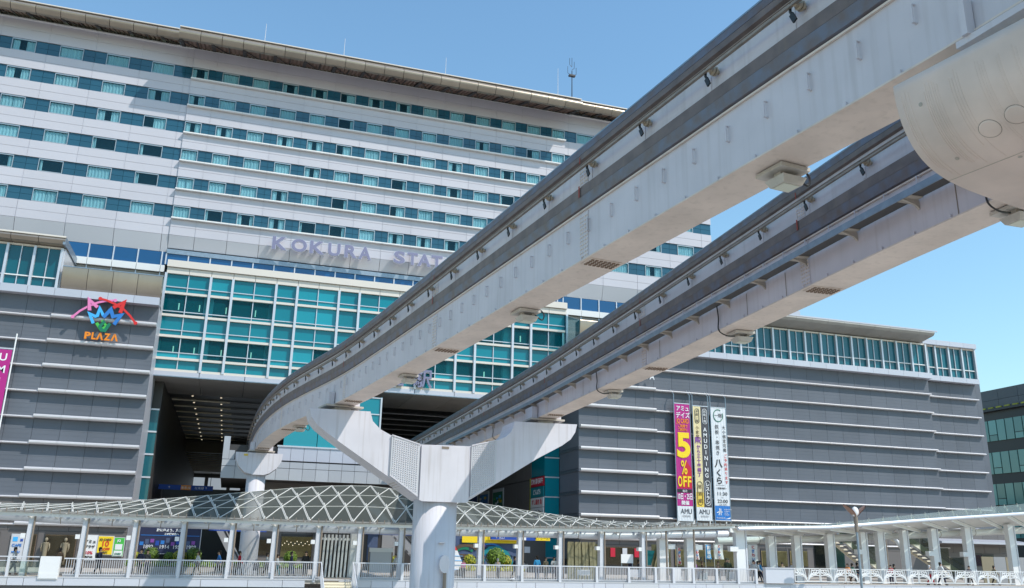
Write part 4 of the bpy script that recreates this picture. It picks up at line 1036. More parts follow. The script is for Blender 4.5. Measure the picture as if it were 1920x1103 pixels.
# ================================================================== RAILINGS, FASCIA, STAIR
def railing(label, x0, x1, posts, y=61.85):
    r = thing('deck_railing', label, 'railing', ((x0+x1)/2, y, DK), 'white baluster railings of the deck')
    MB().box(x0, x1, y-.05, y+.05, -1.06, -.99).build('handrail', 'rail_white', r)
    MB().box(x0, x1, y-.03, y+.03, -1.98, -1.94).build('bottom_rail', 'rail_white', r)
    MB().box(x0, x1, y+.05, y+.35, DK, -2.0).build('kerb', 'fascia_white', r)
    for x in posts: MB().hexa([(x-.10, y-.16, -2.3), (x+.10, y-.16, -2.3), (x+.10, y+.0, -2.3), (x-.10, y+.0, -2.3), (x-.085, y-.13, -1.06), (x+.085, y-.13, -1.06), (x+.085, y+.0, -1.06), (x-.085, y+.0, -1.06)]).build('post', 'rail_white', r)
    ed = [x0]+list(posts)+[x1]
    for a, c in zip(ed, ed[1:]):
        if c-a < .4: continue
        b = MB(); n = int((c-a)/.125)
        for i in range(1, n): x = a+(c-a)*i/n; b.box(x-.014, x+.014, y-.014, y+.014, -1.94, -1.06)
        b.build('balusters', 'rail_white', r, kind='stuff')
    return r
railing('white baluster railing left of the stair in front of the planted beds', -9.3, 6.35, [-8.45, -5.52, -2.6, .36, 3.25, 5.95])
railing('long white baluster railing between the stair and the broad right hand piers', 8.5, 40.0, [8.9, 11.9, 14.8, 17.8, 20.6, 23.5, 26.4, 29.0, 31.2, 32.7, 34.4, 36.4, 38.3, 39.9])
gl = thing('glass_railing', 'low glass railing with white posts at the far left of the deck', 'railing', (-14, 61.9, DK))
for i in range(3): MB().box(-17.6+2.6*i, -15.1+2.6*i, 61.88, 61.92, -1.9, -1.2).build('glass_pane', 'canopy_glass_r', gl)
for x in (-17.6, -15.0, -12.35): MB().box(x-.07, x+.07, 61.7, 61.95, -2.4, -.95).build('post', 'rail_white', gl)
MB().box(-17.7, -10.7, 61.8, 61.9, -.99, -.93).build('handrail', 'rail_white', gl); MB().box(-17.7, -10.7, 61.83, 61.88, -1.22, -1.18).build('mid_rail', 'rail_white', gl)
bx = MB().box(-10.6, -9.5, 61.6, 62.1, -2.25, -.92).box(-10.55, -9.55, 61.58, 61.6, -2.2, -1.9).build('railing_block', 'plain_white', loc=(-10, 61.8, -2.25)); tag(bx, 'plain white block ending the glass railing beside the woman in brown', 'block')
fa = thing('deck_fascia', 'row of white panels edging the deck below the railings', 'fascia', (10, 61.7, -2.6))
x = -17.5; rr = random.Random(4)
while x < 69:
    w = rr.choice([2.9, 1.45, 2.2, .9, 1.45])
    if not (6.2 < x+w/2 < 8.6):
        MB().box(x+.015, x+w-.015, 61.68, 61.75, -2.62, -2.18).build('fascia_panel', 'fascia_white' if rr.random() > .14 else 'light_grey', fa)
    x += w
MB().box(-18, 6.2, 61.72, 61.95, -3.0, -2.63).build('under_strip', 'shop_dark', fa); MB().box(8.7, 70, 61.72, 61.95, -3.0, -2.63).build('under_strip', 'shop_dark', fa)
MB().box(-18, 70, 61.66, 61.74, -2.17, -2.11).build('edge_trim', 'light_grey', fa)
st = thing('deck_stair', 'pale stair with white handrails leading down from the deck beside the louvred screen', 'stair', (7.4, 60.5, -4))
for i in range(9):
    MB().box(6.5, 8.4, 61.4-.32*i, 61.75-.32*i, DK-.17*i-.36, DK-.17*i-.17).build('step', 'strip_beige', st)
    MB().box(6.5, 8.4, 61.4-.32*i, 61.46-.32*i, DK-.17*i-.17, DK-.17*i-.14).build('nosing', 'soil', st)
for x in (6.38, 8.5):
    MB().tube([(x, 61.8, -1.02), (x, 58.6, -2.75)], .04, 8).build('handrail', 'rail_white', st); MB().tube([(x, 61.8, -1.95), (x, 58.6, -3.65)], .035, 8).build('bottom_rail', 'rail_white', st)
    b = MB()
    for i in range(1, 22): y = 61.8-.15*i; b.box(x-.012, x+.012, y-.012, y+.012, -1.95-.17/.32*(61.8-y)*1.0, -1.02-.17/.32*(61.8-y))
    b.build('balusters', 'rail_white', st, kind='stuff')
lv = thing('louvred_screen', 'tall white louvred screen of upright fins behind the stair', 'screen', (7.7, 66.2, DK))
for i in range(9): MB().hexa([(6.55+.27*i, 66, DK), (6.68+.27*i, 66, DK), (6.68+.27*i, 66.5, DK), (6.55+.27*i, 66.5, DK), (6.62+.27*i, 66, .85), (6.75+.27*i, 66, .85), (6.75+.27*i, 66.5, .85), (6.62+.27*i, 66.5, .85)]).build('fin', 'plain_white', lv)
MB().box(6.5, 9.0, 66.05, 66.2, .45, .62).build('cross_rail', 'plain_white', lv); MB().box(8.82, 9.25, 65.9, 66.6, DK, 1.0).build('end_post', 'plain_white', lv)
MB().box(6.4, 9.3, 66.7, 66.8, DK, .95).build('backing', 'shop_dark', lv)
bd = thing('notice_board', 'grey blank notice board on posts just left of the near pier', 'notice board', (11, 66, DK))
MB().box(10.3, 11.85, 66, 66.08, -1.75, -.3).build('board', 'light_grey', bd); MB().box(10.2, 11.95, 65.97, 66.1, -.3, -.02).build('header', 'plain_white', bd)
for x in (10.2, 11.9): MB().box(x-.05, x+.05, 65.98, 66.1, DK, 0).build('post', 'pipe_brown', bd)
# leaf-pattern railing on the right
wb = MB().box(40.6, 43.15, 61.5, 61.9, -2.05, -.95).box(40.55, 43.2, 61.45, 61.95, -.95, -.88).build('parapet_block', 'fascia_white', loc=(41.9, 61.7, -2.1)); tag(wb, 'pale solid parapet block between the baluster railing and the leaf railing', 'parapet')
lr = thing('leaf_railing', 'white railing of curved leaf-shaped bars at the right of the deck', 'railing', (55, 61.8, -2))
for i in range(10):
    a = 43.4+2.42*i; c = a+2.36; b = MB(); m = (a+c)/2+.0
    MB().box(a, c, 61.75, 61.82, -.93, -.88).box(a, c, 61.75, 61.82, -1.93, -1.87).box(a, a+.05, 61.75, 61.82, -1.87, -.93).box(c-.05, c, 61.75, 61.82, -1.87, -.93).build('panel_frame', 'plain_white', lr)
    for s in (-1, 1):
        for k in range(5):
            x0 = m+s*.05; x1 = m+s*(.22+.23*k); zt = -.95-.03*k
            pts = [(x0, 61.78, -1.86), (lerp(x0, x1, .35), 61.78, -1.86+.30+.04*k), (lerp(x0, x1, .75), 61.78, lerp(-1.55, zt, .45)), (x1, 61.78, lerp(-1.4, zt, .9)), (x1+s*.04, 61.78, zt)]
            b = MB().tube(catmull(pts, 4), .036+.010*(k % 2), 5); b.build('frond', 'plain_white', lr)
        for k in range(3): MB().tube(catmull([(m+s*.35, 61.78, -1.55+.22*k), (m+s*.7, 61.78, -1.42+.2*k), (m+s*1.13, 61.78, -1.45+.2*k)], 4), .034, 5).build('frond', 'plain_white', lr)
sh = MB(); rows = []
for i in range(13):
    x = 67.6+.33*i; rows.append([(x, 61.7+.06*math.sin(i*1.3+j), -.92-.26*j*(1+.06*math.sin(i*1.7))) for j in range(5)])
sh.grid(rows); o = sh.build('draped_sheet', 'plain_white', loc=(69, 61.7, -1.9)); tag(o, 'white cloth sheet draped over the right end of the leaf railing', 'sheet')

# ================================================================== PLANTING
def bush(x, y, z, r, m, label):
    """clipped round topiary: many small leaf faces over a dark core"""
    t = thing('topiary_bush', label, 'bush', (x, y, z), 'clipped round bushes on the deck')
    rnd = random.Random(int(x*100)); MB().ball((x, y, z+r*.95), r*.86, r*.86, r*.86, 12, 8).build('core', 'leaf_dark', t)
    b = MB()
    for i in range(700):
        u, v = rnd.random()*2-1, rnd.random()*2*math.pi; s_ = math.sqrt(1-u*u); d = Vector((s_*math.cos(v), s_*math.sin(v), u)); k = r*rnd.uniform(.86, 1.04)
        p = Vector((x, y, z+r*.95))+d*k; a = d.orthogonal().normalized()*r*.10; c = d.cross(a); q = rnd.random()*6; a2 = a*math.cos(q)+c*math.sin(q); c2 = c*math.cos(q)-a*math.sin(q)
        tl = d*rnd.uniform(-.06, .06)*r
        b.add([p-a2, p+c2*.6+tl, p+a2, p-c2*.6-tl], [(0, 1, 2, 3)])
    b.build('foliage', m, t, kind='stuff')
    MB().cyl(x, y, DK, z+.3, .06, 6).build('stem', 'bark', t)
BZ = -1.55
for x, y, r, m, lab in ((-4.9, 70, .50, 'leaf_green', 'large round green bush, leftmost of the planted row'), (-3.7, 70.3, .36, 'leaf_green', 'small green bush between two larger ones at the left of the planted row'),
        (-2.95, 69.6, .42, 'leaf_yellow', 'yellow-green bush left of the third column'), (-2.0, 70, .52, 'leaf_green', 'large round green bush in front of the blue wall poster'), (1.77, 70, .53, 'leaf_green', 'single dark round bush in front of the small pier'),
        (4.9, 70, .46, 'leaf_green', 'loose green bush before the lit shop left of the louvred screen'), (12.6, 69, .36, 'leaf_yellow', 'small pale bush beside the notice board'), (18.9, 70, .46, 'leaf_yellow', 'yellow bush just right of the near pier'),
        (21.1, 70, .72, 'leaf_green', 'biggest round bush, in front of the painted mural'), (22.1, 70.6, .46, 'leaf_yellow', 'yellow bush tucked behind the biggest round bush'), (-6.0, 70, .36, 'leaf_yellow', 'small yellow bush behind the couple in dark clothes')):
    bush(x*1.043, y+3, BZ*1.03+.18, r*1.16, m, lab)
for x0, x1, lab in ((-6.8, 6.4, 'long flower bed with low green plants left of the stair'), (18.8, 24.3, 'flower bed with bright low plants in front of the mural')):
    t = thing('flower_bed', lab, 'flower bed', ((x0+x1)/2, 72.5, DK))
    MB().box(x0, x1, 71.6, 74.4, DK, DK+.42).build('planter', 'planter_stone', t); MB().box(x0+.1, x1-.1, 71.7, 74.3, DK+.42, DK+.46).build('soil', 'soil', t)
    b = MB(); rnd = random.Random(9)
    for i in range(int((x1-x0)*150)):
        p = Vector((rnd.uniform(x0+.1, x1-.1), rnd.uniform(71.65, 73.4), DK+.44)); h = rnd.uniform(.15, .5)*(.6+.5*math.sin(p.x*1.7)**2); a = rnd.random()*6.3; d = Vector((math.cos(a), math.sin(a), 0))*.09; l = Vector((rnd.uniform(-.15, .15), rnd.uniform(-.15, .15), h))
        b.add([p-d*.4, p+d*.4, p+l*.6+d*.8, p+l, p+l*.6-d*.8], [(0, 1, 2, 3, 4)])
    b.build('low_plants', 'leaf_green' if x0 < 0 else 'leaf_yellow', t, kind='stuff')
tr_ = thing('street_tree', 'leafy tree just entering the picture at the far left above the canopy', 'tree', (-19.6, 60, -E))
b = MB().tube([(-19.6, 60, -E), (-19.5, 60, -3), (-19.3, 60.1, .5), (-19.2, 60, 2.2)], .22, 8, .07)
for a_ in range(7): d = Vector((math.cos(a_*.9), math.sin(a_*.9), .5)); b.tube([Vector((-19.4, 60, -1+.4*a_)), Vector((-19.4, 60, -.5+.4*a_))+d*.9, Vector((-19.4, 60, 0+.36*a_))+d*1.9], .07, 5, .02)
b.build('trunk', 'bark', tr_)
b = MB(); rnd = random.Random(2)
cl = [Vector((-19.4, 60, 0.2))+Vector((rnd.gauss(0, 1.5), rnd.gauss(0, 1.5), rnd.gauss(0.2, 1.0))) for i in range(46)]+[Vector((-14.6, 60.4, 2.05)), Vector((-14.0, 60.4, 1.95)), Vector((-15.4, 60.3, 1.95)), Vector((-16.4, 60.2, 1.7))]
for c in cl:
    for i in range(60):
        p = c+Vector((rnd.gauss(0, .28), rnd.gauss(0, .3), rnd.gauss(0, .17))); a = Vector((rnd.gauss(0, 1), rnd.gauss(0, 1), rnd.gauss(0, .6))).normalized()*.11; n = Vector((rnd.gauss(0, 1), rnd.gauss(0, 1), rnd.gauss(0, 1))); k = a.cross(n).normalized()*.045
        b.add([p-a, p+k, p+a, p-k], [(0, 1, 2, 3)])
b.build('crown', 'leaf_green', tr_, kind='stuff')
# ================================================================== SIGNS AND BANNERS
def flat(name, x0, x1, z0, z1, y, m, parent, d=.03):
    if name == 'cloth':                                       # cloth hangs in shallow upright folds
        n = max(6, int((x1-x0)/.09)); r_ = lambda x, k: y-.018+.011*math.sin(x*19+k*.7)+.004*math.sin(x*47+k)
        return MB().grid([[(lerp(x0, x1, i/n), r_(lerp(x0, x1, i/n), k), lerp(z0, z1, k/8)) for i in range(n+1)] for k in range(9)]).build(name, m, parent)
    return MB().box(x0, x1, y-d, y, z0, z1).build(name, m, parent)
def stroke(name, pts, w, y, d, m, parent, cap=0.):
    """flat letter stroke of width w following pts (x, z), standing d thick in front of y"""
    b = MB(); n = len(pts); L = []; R_ = []
    for i in range(n):
        a = Vector(pts[max(i-1, 0)]); c = Vector(pts[min(i+1, n-1)]); p = Vector(pts[i])
        if 0 < i < n-1:
            d1 = (p-a).normalized(); d2 = (c-p).normalized(); t = (d1+d2); t = t.normalized() if t.length > .2 else d1; nn = Vector((-t.y, t.x)); k = 1/max(.45, abs(nn.dot(Vector((-d1.y, d1.x)))))
        else: t = (c-a).normalized(); nn = Vector((-t.y, t.x)); k = 1
        L.append(p+nn*w/2*k); R_.append(p-nn*w/2*k)
    v = [(q.x, y-d, q.y) for q in L]+[(q.x, y-d, q.y) for q in R_]+[(q.x, y, q.y) for q in L]+[(q.x, y, q.y) for q in R_]
    f = []
    for i in range(n-1):
        f += [(i, i+1, n+i+1, n+i), (2*n+i+1, 2*n+i, 3*n+i, 3*n+i+1), (i+1, i, 2*n+i, 2*n+i+1), (n+i, n+i+1, 3*n+i+1, 3*n+i)]
    f += [(0, n, 3*n, 2*n), (n-1, 3*n-1, 4*n-1, 2*n-1)]
    b.add(v, f)
    if cap:
        for p in (pts[0], pts[-1]): b.prism_y(arc(p[0], p[1], cap, cap, 0, 360, 12)[:-1], y-d-.01, y)
    return b.build(name, m, parent)
em = thing('plaza_emblem', 'coloured emblem of arcs and zigzag letters over orange PLAZA lettering on the grey wing', 'sign', (-12.2, 81.9, 17))
EY = 81.78
stroke('pink_arc', [(-14.73, 18.9), (-14.24, 19.48), (-13.6, 19.99), (-12.93, 20.38), (-12.23, 20.62), (-11.52, 20.73)], .17, EY, .12, 'pink', em, .15)
stroke('pink_letter', [(-13.47, 19.6), (-13.62, 20.55), (-12.86, 19.95)], .29, EY-.02, .14, 'pink', em)
stroke('pink_bar', [(-13.44, 20.08), (-13.1, 20.12)], .12, EY-.03, .12, 'pink', em)
stroke('red_arc', [(-12.75, 20.76), (-12.24, 20.67), (-11.47, 20.38), (-10.75, 20.0), (-10.16, 19.48), (-9.59, 18.82)], .18, EY-.03, .12, 'red', em, .16)
stroke('red_letter', [(-11.6, 20.04), (-10.78, 20.62), (-10.96, 19.62)], .31, EY-.04, .14, 'red', em)
stroke('red_bar', [(-11.22, 20.2), (-10.9, 20.1)], .17, EY-.05, .12, 'red', em)
stroke('sky_letter', [(-13.0, 18.46), (-13.42, 19.3), (-12.93, 19.10), (-12.76, 19.2), (-12.66, 19.86), (-12.26, 19.19)], .26, EY-.02, .14, 'sky_blue', em)
stroke('blue_letter', [(-12.27, 19.07), (-11.76, 19.84), (-11.50, 19.22), (-10.85, 19.42), (-11.32, 18.51)], .30, EY-.04, .14, 'blue_mid', em)
stroke('light_green_letter', [(-12.74, 18.53), (-12.30, 17.95), (-11.9, 18.25)], .26, EY-.02, .14, 'green', em)
stroke('light_green_bar', [(-12.34, 18.81), (-11.95, 18.36)], .21, EY-.02, .13, 'green', em)
stroke('dark_green_letter', [(-12.1, 18.75), (-12.42, 18.22), (-12.22, 17.9), (-11.98, 17.88), (-11.66, 18.58)], .26, EY-.05, .14, 'dark_green', em)
for ch, a, c in (('P', -13.55, -13.05), ('L', -12.98, -12.62), ('Λ', -12.6, -12.02), ('Z', -11.97, -11.46), ('Λ', -11.42, -10.82)):
    letter(ch, a, c, 17.02, 17.66, EY-.14, em, m='orange', edge='orange', depth=.12, bold=.045)
ak = thing('wing_letters', 'small white capital letters AMU KOKURA on the right wing, half hidden by the beam', 'sign', (38.6, 81.9, 17.7))
xk = 33.9
for ch in 'AMU KOKURA':
    if ch != ' ': letter(ch, xk, xk+.56, 17.72, 18.34, 81.84, ak, m='white', edge='white', depth=.12, bold=.01)
    xk += .815
# three tall banners on posts
BY = 81.8
def banner(name, label, x0, x1, zt, zb):
    r = thing(name, label, 'banner', ((x0+x1)/2, BY, zb), 'tall banners on the right wing')
    for x in (x0-.05, x1+.05): MB().cyl(x, BY, 2.6, 16.4, .05, 8).build('post', 'galv', r); MB().bar((x, BY, 16.3), (x, 82.4, 16.9), .06, .06).build('stay', 'galv', r)
    for z in (zt+.02, zb-.03): MB().box(x0-.05, x1+.05, BY-.04, BY+.04, z-.04, z+.04).build('cross_tube', 'mullion', r)
    for k in range(7):
        z = lerp(zb+.6, zt-.5, k/6)
        MB().bar((x1+.05, BY, z), (x1+.05, 82.5, z), .05, .05).build('stay', 'galv', r)
    return r
def chars(s, x, z, dz, size, m, r, y=BY-.052, bold=.0, sx=1.):
    for i, ch in enumerate(s):
        if ch != ' ': text('lettering', ch, x, y, z-i*dz, size, m, r, .01, bold, 'CENTER', sx)
b1 = banner('magenta_banner', 'magenta banner with yellow 5% OFF lettering, leftmost of the three tall banners', 44.0, 45.78, 15.35, 3.3)
flat('cloth', 44.0, 45.78, 4.75, 15.33, BY, 'magenta', b1); flat('cloth', 44.0, 45.78, 3.3, 4.74, BY, 'banner_white', b1)
MB().add([(44.15, BY-.036, 6.55), (45.76, BY-.036, 6.55), (45.76, BY-.036, 8.6), (45.15, BY-.036, 9.4), (44.4, BY-.036, 7.2)], [(0, 1, 2, 3, 4)]).build('red_patch', 'crimson', b1)
flat('black_bar', 44.05, 45.7, 6.1, 6.45, BY-.034, 'black', b1, .01)
text('lettering', 'アミュ', 44.95, BY-.05, 14.62, .62, 'white', b1, .01, .008, sx=.85); text('lettering', 'デイズ', 44.95, BY-.05, 13.88, .66, 'white', b1, .01, .008, sx=.85)
text('lettering', 'JQ CARD', 44.92, BY-.05, 13.28, .66, 'orange', b1, .01, .015, fit=1.45)
text('lettering', 'ご利用で', 44.9, BY-.05, 12.82, .38, 'orange', b1, .01, .01, fit=1.1); text('lettering', 'ご請求時に', 44.9, BY-.05, 12.46, .33, 'orange', b1, .01, .006, fit=1.1)
letter('5', 44.12, 45.72, 9.62, 12.3, BY-.05, b1, m='yellow', edge='yellow', depth=.012, bold=.045)
letter('%', 44.55, 45.25, 7.95, 9.4, BY-.052, b1, m='yellow', edge='yellow', depth=.012, bold=.01)
for ch, a, c in (('O', 44.12, 44.62), ('F', 44.72, 45.15), ('F', 45.25, 45.68)): letter(ch, a, c, 6.68, 7.78, BY-.05, b1, m='yellow', edge='yellow', depth=.012, bold=.03)
text('lettering', '毎月', 44.9, BY-.055, 6.16, .28, 'white', b1, .01)
text('lettering', '10日・25日', 44.9, BY-.05, 5.45, .74, 'white', b1, .01, .012, fit=1.66); text('lettering', '開催', 44.9, BY-.05, 4.9, .46, 'white', b1, .01, .008)
text('lettering', 'AMU', 45.0, BY-.05, 3.98, .72, 'charcoal', b1, .01, fit=1.28); text('lettering', 'KOKURA', 45.0, BY-.05, 3.66, .26, 'grey', b1, .01, fit=.9)
b2 = banner('restaurant_banner', 'cream and black banner lettered AMUDINING, middle of the three tall banners', 46.2, 47.98, 15.22, 3.4)
flat('cloth', 46.2, 47.1, 6.2, 15.2, BY, 'cream', b2); flat('cloth', 46.2, 47.1, 4.7, 6.19, BY, 'gold', b2); flat('cloth', 47.1, 47.98, 4.7, 15.2, BY, 'charcoal', b2); flat('cloth', 46.2, 47.98, 3.4, 4.69, BY, 'banner_white', b2)
def pill(x0, x1, z0, z1, m, r): 
    rr_ = min((x1-x0)/2, .3); pts = arc(x1-rr_, z1-rr_, rr_, rr_, 0, 90, 5)+arc(x0+rr_, z1-rr_, rr_, rr_, 90, 180, 5)+arc(x0+rr_, z0+rr_, rr_, rr_, 180, 270, 5)+arc(x1-rr_, z0+rr_, rr_, rr_, 270, 360, 5)
    MB().tube([(x, BY-.045, z) for x, z in pts]+[(pts[0][0], BY-.045, pts[0][1])], .028, 4).build('outline', m, r)
pill(46.42, 46.9, 13.4, 14.95, 'charcoal', b2); pill(47.3, 47.82, 13.35, 14.95, 'white', b2); pill(46.38, 46.95, 4.9, 7.3, 'brown', b2); pill(47.25, 47.88, 4.9, 7.4, 'white', b2)
chars('本館1階', 46.66, 14.55, .34, .31, 'charcoal', b2); chars('西館6階', 47.56, 14.55, .34, .31, 'white', b2)
chars('小倉宿', 46.63, 12.75, .46, .42, 'brown', b2); text('lettering', '駅', 46.66, BY-.052, 11.3, .74, 'purple', b2, .01, .02); chars('から三十歩横丁', 46.68, 10.72, .48, .47, 'purple', b2, bold=.008)
chars('居酒屋', 46.66, 6.62, .72, .44, 'brown', b2); chars('AMUDINING', 47.54, 12.55, .60, .60, 'white', b2, bold=.008); chars('レストラン', 47.56, 6.85, .45, .46, 'white', b2, bold=.012)
text('lettering', 'AMU', 47.1, BY-.05, 4.0, .70, 'charcoal', b2, .01, fit=1.25); text('lettering', 'KOKURA', 47.1, BY-.05, 3.7, .24, 'grey', b2, .01, fit=.9)
b3 = banner('white_banner', 'white banner with black brush lettering and opening hours, rightmost of the three tall banners', 48.36, 50.14, 15.2, 3.45)
flat('cloth', 48.36, 50.14, 4.92, 15.18, BY, 'banner_white', b3); flat('cloth', 48.36, 50.14, 3.45, 4.91, BY, 'blue_mid', b3)
pts = arc(49.22, 14.36, .56, .64, 60, 385, 24); MB().tube([(x, BY-.045, z) for x, z in pts], .04, 5).build('ring', 'dark_green', b3)
text('lettering', '一階', 49.22, BY-.052, 14.2, .46, 'charcoal', b3, .01)
chars('鉄板・串焼き', 48.98, 12.95, .55, .50, 'charcoal', b3); chars('大小個室完備', 49.82, 12.95, .48, .42, 'charcoal', b3); chars('ご予約承ります', 49.86, 9.95, .46, .40, 'red', b3)
for ch, z, sz in (('八', 8.95, .95), ('く', 8.0, .82), ('ら', 7.2, .8)): text('lettering', ch, 49.0, BY-.052, z, sz, 'black', b3, .01, .02)
flat('rule', 48.55, 49.6, 7.0, 7.02, BY-.034, 'charcoal', b3, .006); text('lettering', '〜営業時間〜', 49.2, BY-.05, 6.62, .22, 'charcoal', b3, .01)
text('lettering', '11:30', 49.25, BY-.05, 5.98, .48, 'black', b3, .01, fit=1.15); text('lettering', '〜', 49.25, BY-.05, 5.66, .26, 'black', b3, .01); text('lettering', '22:00', 49.28, BY-.05, 5.22, .48, 'black', b3, .01, fit=1.2)
text('lettering', '(L.O. 21:30)', 49.3, BY-.05, 4.98, .17, 'charcoal', b3, .01)
stroke('blue_logo', [(48.55, 4.2), (48.85, 4.32), (49.2, 4.28)], .08, BY-.034, .01, 'white', b3); stroke('blue_logo', [(48.75, 3.95), (48.9, 4.3), (48.85, 4.65)], .07, BY-.034, .01, 'white', b3); stroke('blue_logo', [(49.02, 3.95), (49.02, 4.62)], .07, BY-.034, .01, 'white', b3)
for i, s_ in enumerate(('KITAKYUSHU', 'STATION', 'HOTEL', 'KOKURA')): text('lettering', s_, 49.42, BY-.05, 4.5-.18*i, .14, 'white', b3, .008, align='LEFT')
text('lettering', 'JR KYUSHU STATION HOTEL', 49.0, BY-.05, 3.62, .17, 'white', b3, .008, fit=1.0); MB().add([(49.5, BY-.04, 3.56), (50.1, BY-.04, 3.62), (50.1, BY-.04, 3.76)], [(0, 1, 2)]).build('swoosh', 'white', b3)
lb_ = thing('magenta_hanging', 'magenta banner with white lettering on a white post at the left edge', 'banner', (-20, 81.8, 9))
MB().box(-23.5, -18.92, 81.77, 81.8, 8.6, 15.55).build('cloth', 'crimson' if 0 else 'magenta', lb_); MB().tube([(-18.8, 81.8, 17), (-18.8, 81.8, 5.5)], .06, 8).build('post', 'plain_white', lb_); MB().box(-23.5, -18.8, 81.74, 81.86, 15.6, 15.7).build('cross_tube', 'mullion', lb_)
for i, ch in enumerate('PRIMU'[::-1]): text('lettering', ch, -19.5, 81.76, 14.6-1.05*i, .9, 'white', lb_, .01, .01) if i < 5 else None
# stair tower signs on the passage side
for z0, z1, m, s1, tm, lab in ((5.75+.95, 7.65, 'crimson', '焼肉 黒毛和牛', 'white', 'crimson shop sign with white characters, topmost on the stair tower'), (5.05+.5, 6.62, 'teal', 'どんぱち', 'white', 'dark teal shop sign with white characters below the crimson one'),
        (4.5, 5.5, 'plain_white', 'すし鮨処 魚', 'red', 'white shop sign with red characters on the stair tower'), (3.45, 4.45, 'plain_white', 'Double Day', 'brown', 'white shop sign with brown lettering, lowest on the stair tower')):
    t = thing('shop_sign', lab, 'sign', (31.7, 90.2, z0), 'signs on the stair tower')
    MB().box(31.62, 31.72, 88.1, 92.25, z0, z1).build('panel', m, t)
    MB().box(31.55, 31.60, 92.2, 92.4, z0, z1).build('light_edge', 'leaf_yellow', t)
    text('lettering', s1, 31.61, 90.2, z0+.32, .62, tm, t, .01, .01, rotz=-math.pi/2, fit=None)
for y0, y1, m, lab in ((102.6, 107.2, 'dark_green', 'green and yellow poster in a white frame on the passage wall'), (109.0, 113.2, 'blue_mid', 'blue poster on the passage wall next to the green one'), (114.2, 118.0, 'blue', 'darkest blue poster, farthest along the passage wall')):
    t = thing('wall_poster', lab, 'poster', (31.7, (y0+y1)/2, 4.4))
    MB().box(31.66, 31.74, y0, y1, 4.2, 7.3).build('frame', 'light_grey', t); MB().box(31.63, 31.655, y0+.3, y1-.3, 4.45, 6.9).build('print', m, t)
    rnd = random.Random(int(y0))
    for i in range(9):
        yy = rnd.uniform(y0+.5, y1-.9); zz = rnd.uniform(4.6, 6.5); MB().box(31.61, 31.626, yy, yy+rnd.uniform(.3, 1.1), zz, zz+rnd.uniform(.1, .5)).build('print_patch', ['yellow', 'green', 'sky_blue', 'white'][(i+int(y0)) % 4] if m != 'blue' else ['sky_blue', 'blue_mid'][i % 2], t)
text('lettering', '4.5', 31.6, 111, 5.1, 1.0, 'sky_blue', t, .01, rotz=-math.pi/2)
# blue wayfinding gantries
def gantry(label, x0, x1, y, z0, z1, parts_, grp='blue wayfinding signs'):
    t = thing('direction_sign', label, 'sign', ((x0+x1)/2, y, z0), grp)
    MB().box(x0, x1, y, y+.2, z0, z1).build('panel', 'blue', t)
    h = z1-z0
    for xa, xb, m, s_, tm in parts_:
        MB().box(xa, xb, y-.02, y-.002, z0+.01, z1-.01).build('field', m, t)
        if s_: text('lettering', s_, (xa+xb)/2, y-.03, z0+h*.25, h*.62, tm, t, .01)
    for x in (x0+.3, x1-.3): MB().cyl(x, y+.1, z1, z1+1.4, .03, 6).build('hanger', 'dark_steel', t)
    return t
gantry('long blue hanging sign with an orange field deep in the dark passage', -8.1, -1.7, 99, 5.4, 5.9, ((-6.2, -5.9, 'blue', '↑', 'white'), (-4.9, -3.9, 'orange', '新幹線', 'white'), (-3.6, -2.2, 'blue', '在来線 ↑', 'white')))
gantry('blue sign with a white arrow and yellow end field above the mural', 23.5, 29.4, 79.8, .93, 1.40, ((23.6, 25.2, 'blue', '↑ 北口', 'white'), (26.4, 26.95, 'white', '', 'blue'), (27.9, 29.35, 'yellow', 'モノレール↑', 'black')))
gantry('blue sign strip above the dark escalator left of the small pier', -1.4, 3.6, 84.5, 1.15, 1.5, ((-1.2, .2, 'blue', '↓', 'white'),))
gantry('blue sign strip behind the near pier above the escalators', 11.8, 19.2, 82, 1.15, 1.45, ((12.4, 13.2, 'blue', '→', 'white'), (16.2, 17.6, 'blue', '在来線', 'white')))
# ================================================================== SHOP FRONTS at deck level
def shopfront(label, x0, x1, y, wins, name='street_shop'):
    t = thing(name, label, 'shop front', ((x0+x1)/2, y, DK))
    n = max(1, round((x1-x0)/2.2))
    for i in range(n):
        a, c = lerp(x0, x1, i/n)+.012, lerp(x0, x1, (i+1)/n)-.012
        MB().box(a, c, y, y+.2, 1.5, 3.4).build('wall_panel', 'shop_wall', t); MB().box(a, c, y-.02, y+.2, .80, 1.47).build('wall_panel', 'shop_wall', t)
    MB().box(x0, x1, y+.01, y+.2, DK, .78).build('wall_base', 'shop_wall', t)
    for x0_, x1_, z0, z1, inside, extra in wins:
        MB().box(x0_-.08, x1_+.08, y-.06, y, z0-.08, z1+.22).build('window', 'shop_dark', t)
        MB().box(x0_, x1_, y-.085, y-.07, z0, z1).build('display', inside, t)
        k = 0
        for s_, sx_, sz, size, m in extra: text('lettering', s_, sx_, y-.11, sz, size, m, t, .01)
        MB().box(x0_, x1_, y-.15, y-.14, z0, z1).build('pane', 'shop_glass', t)
    return t
s1 = shopfront('grey shop front with a mannequin window and posters under the plaza emblem', -26, -7.9, 82.3, [(-15.5, -14.7, -2.0, .5, 'shop_inside', ()), (-14.05, -11.7, -1.9, .5, 'shop_inside', ()), (-22, -17.5, -1.9, .4, 'shop_inside', ())])
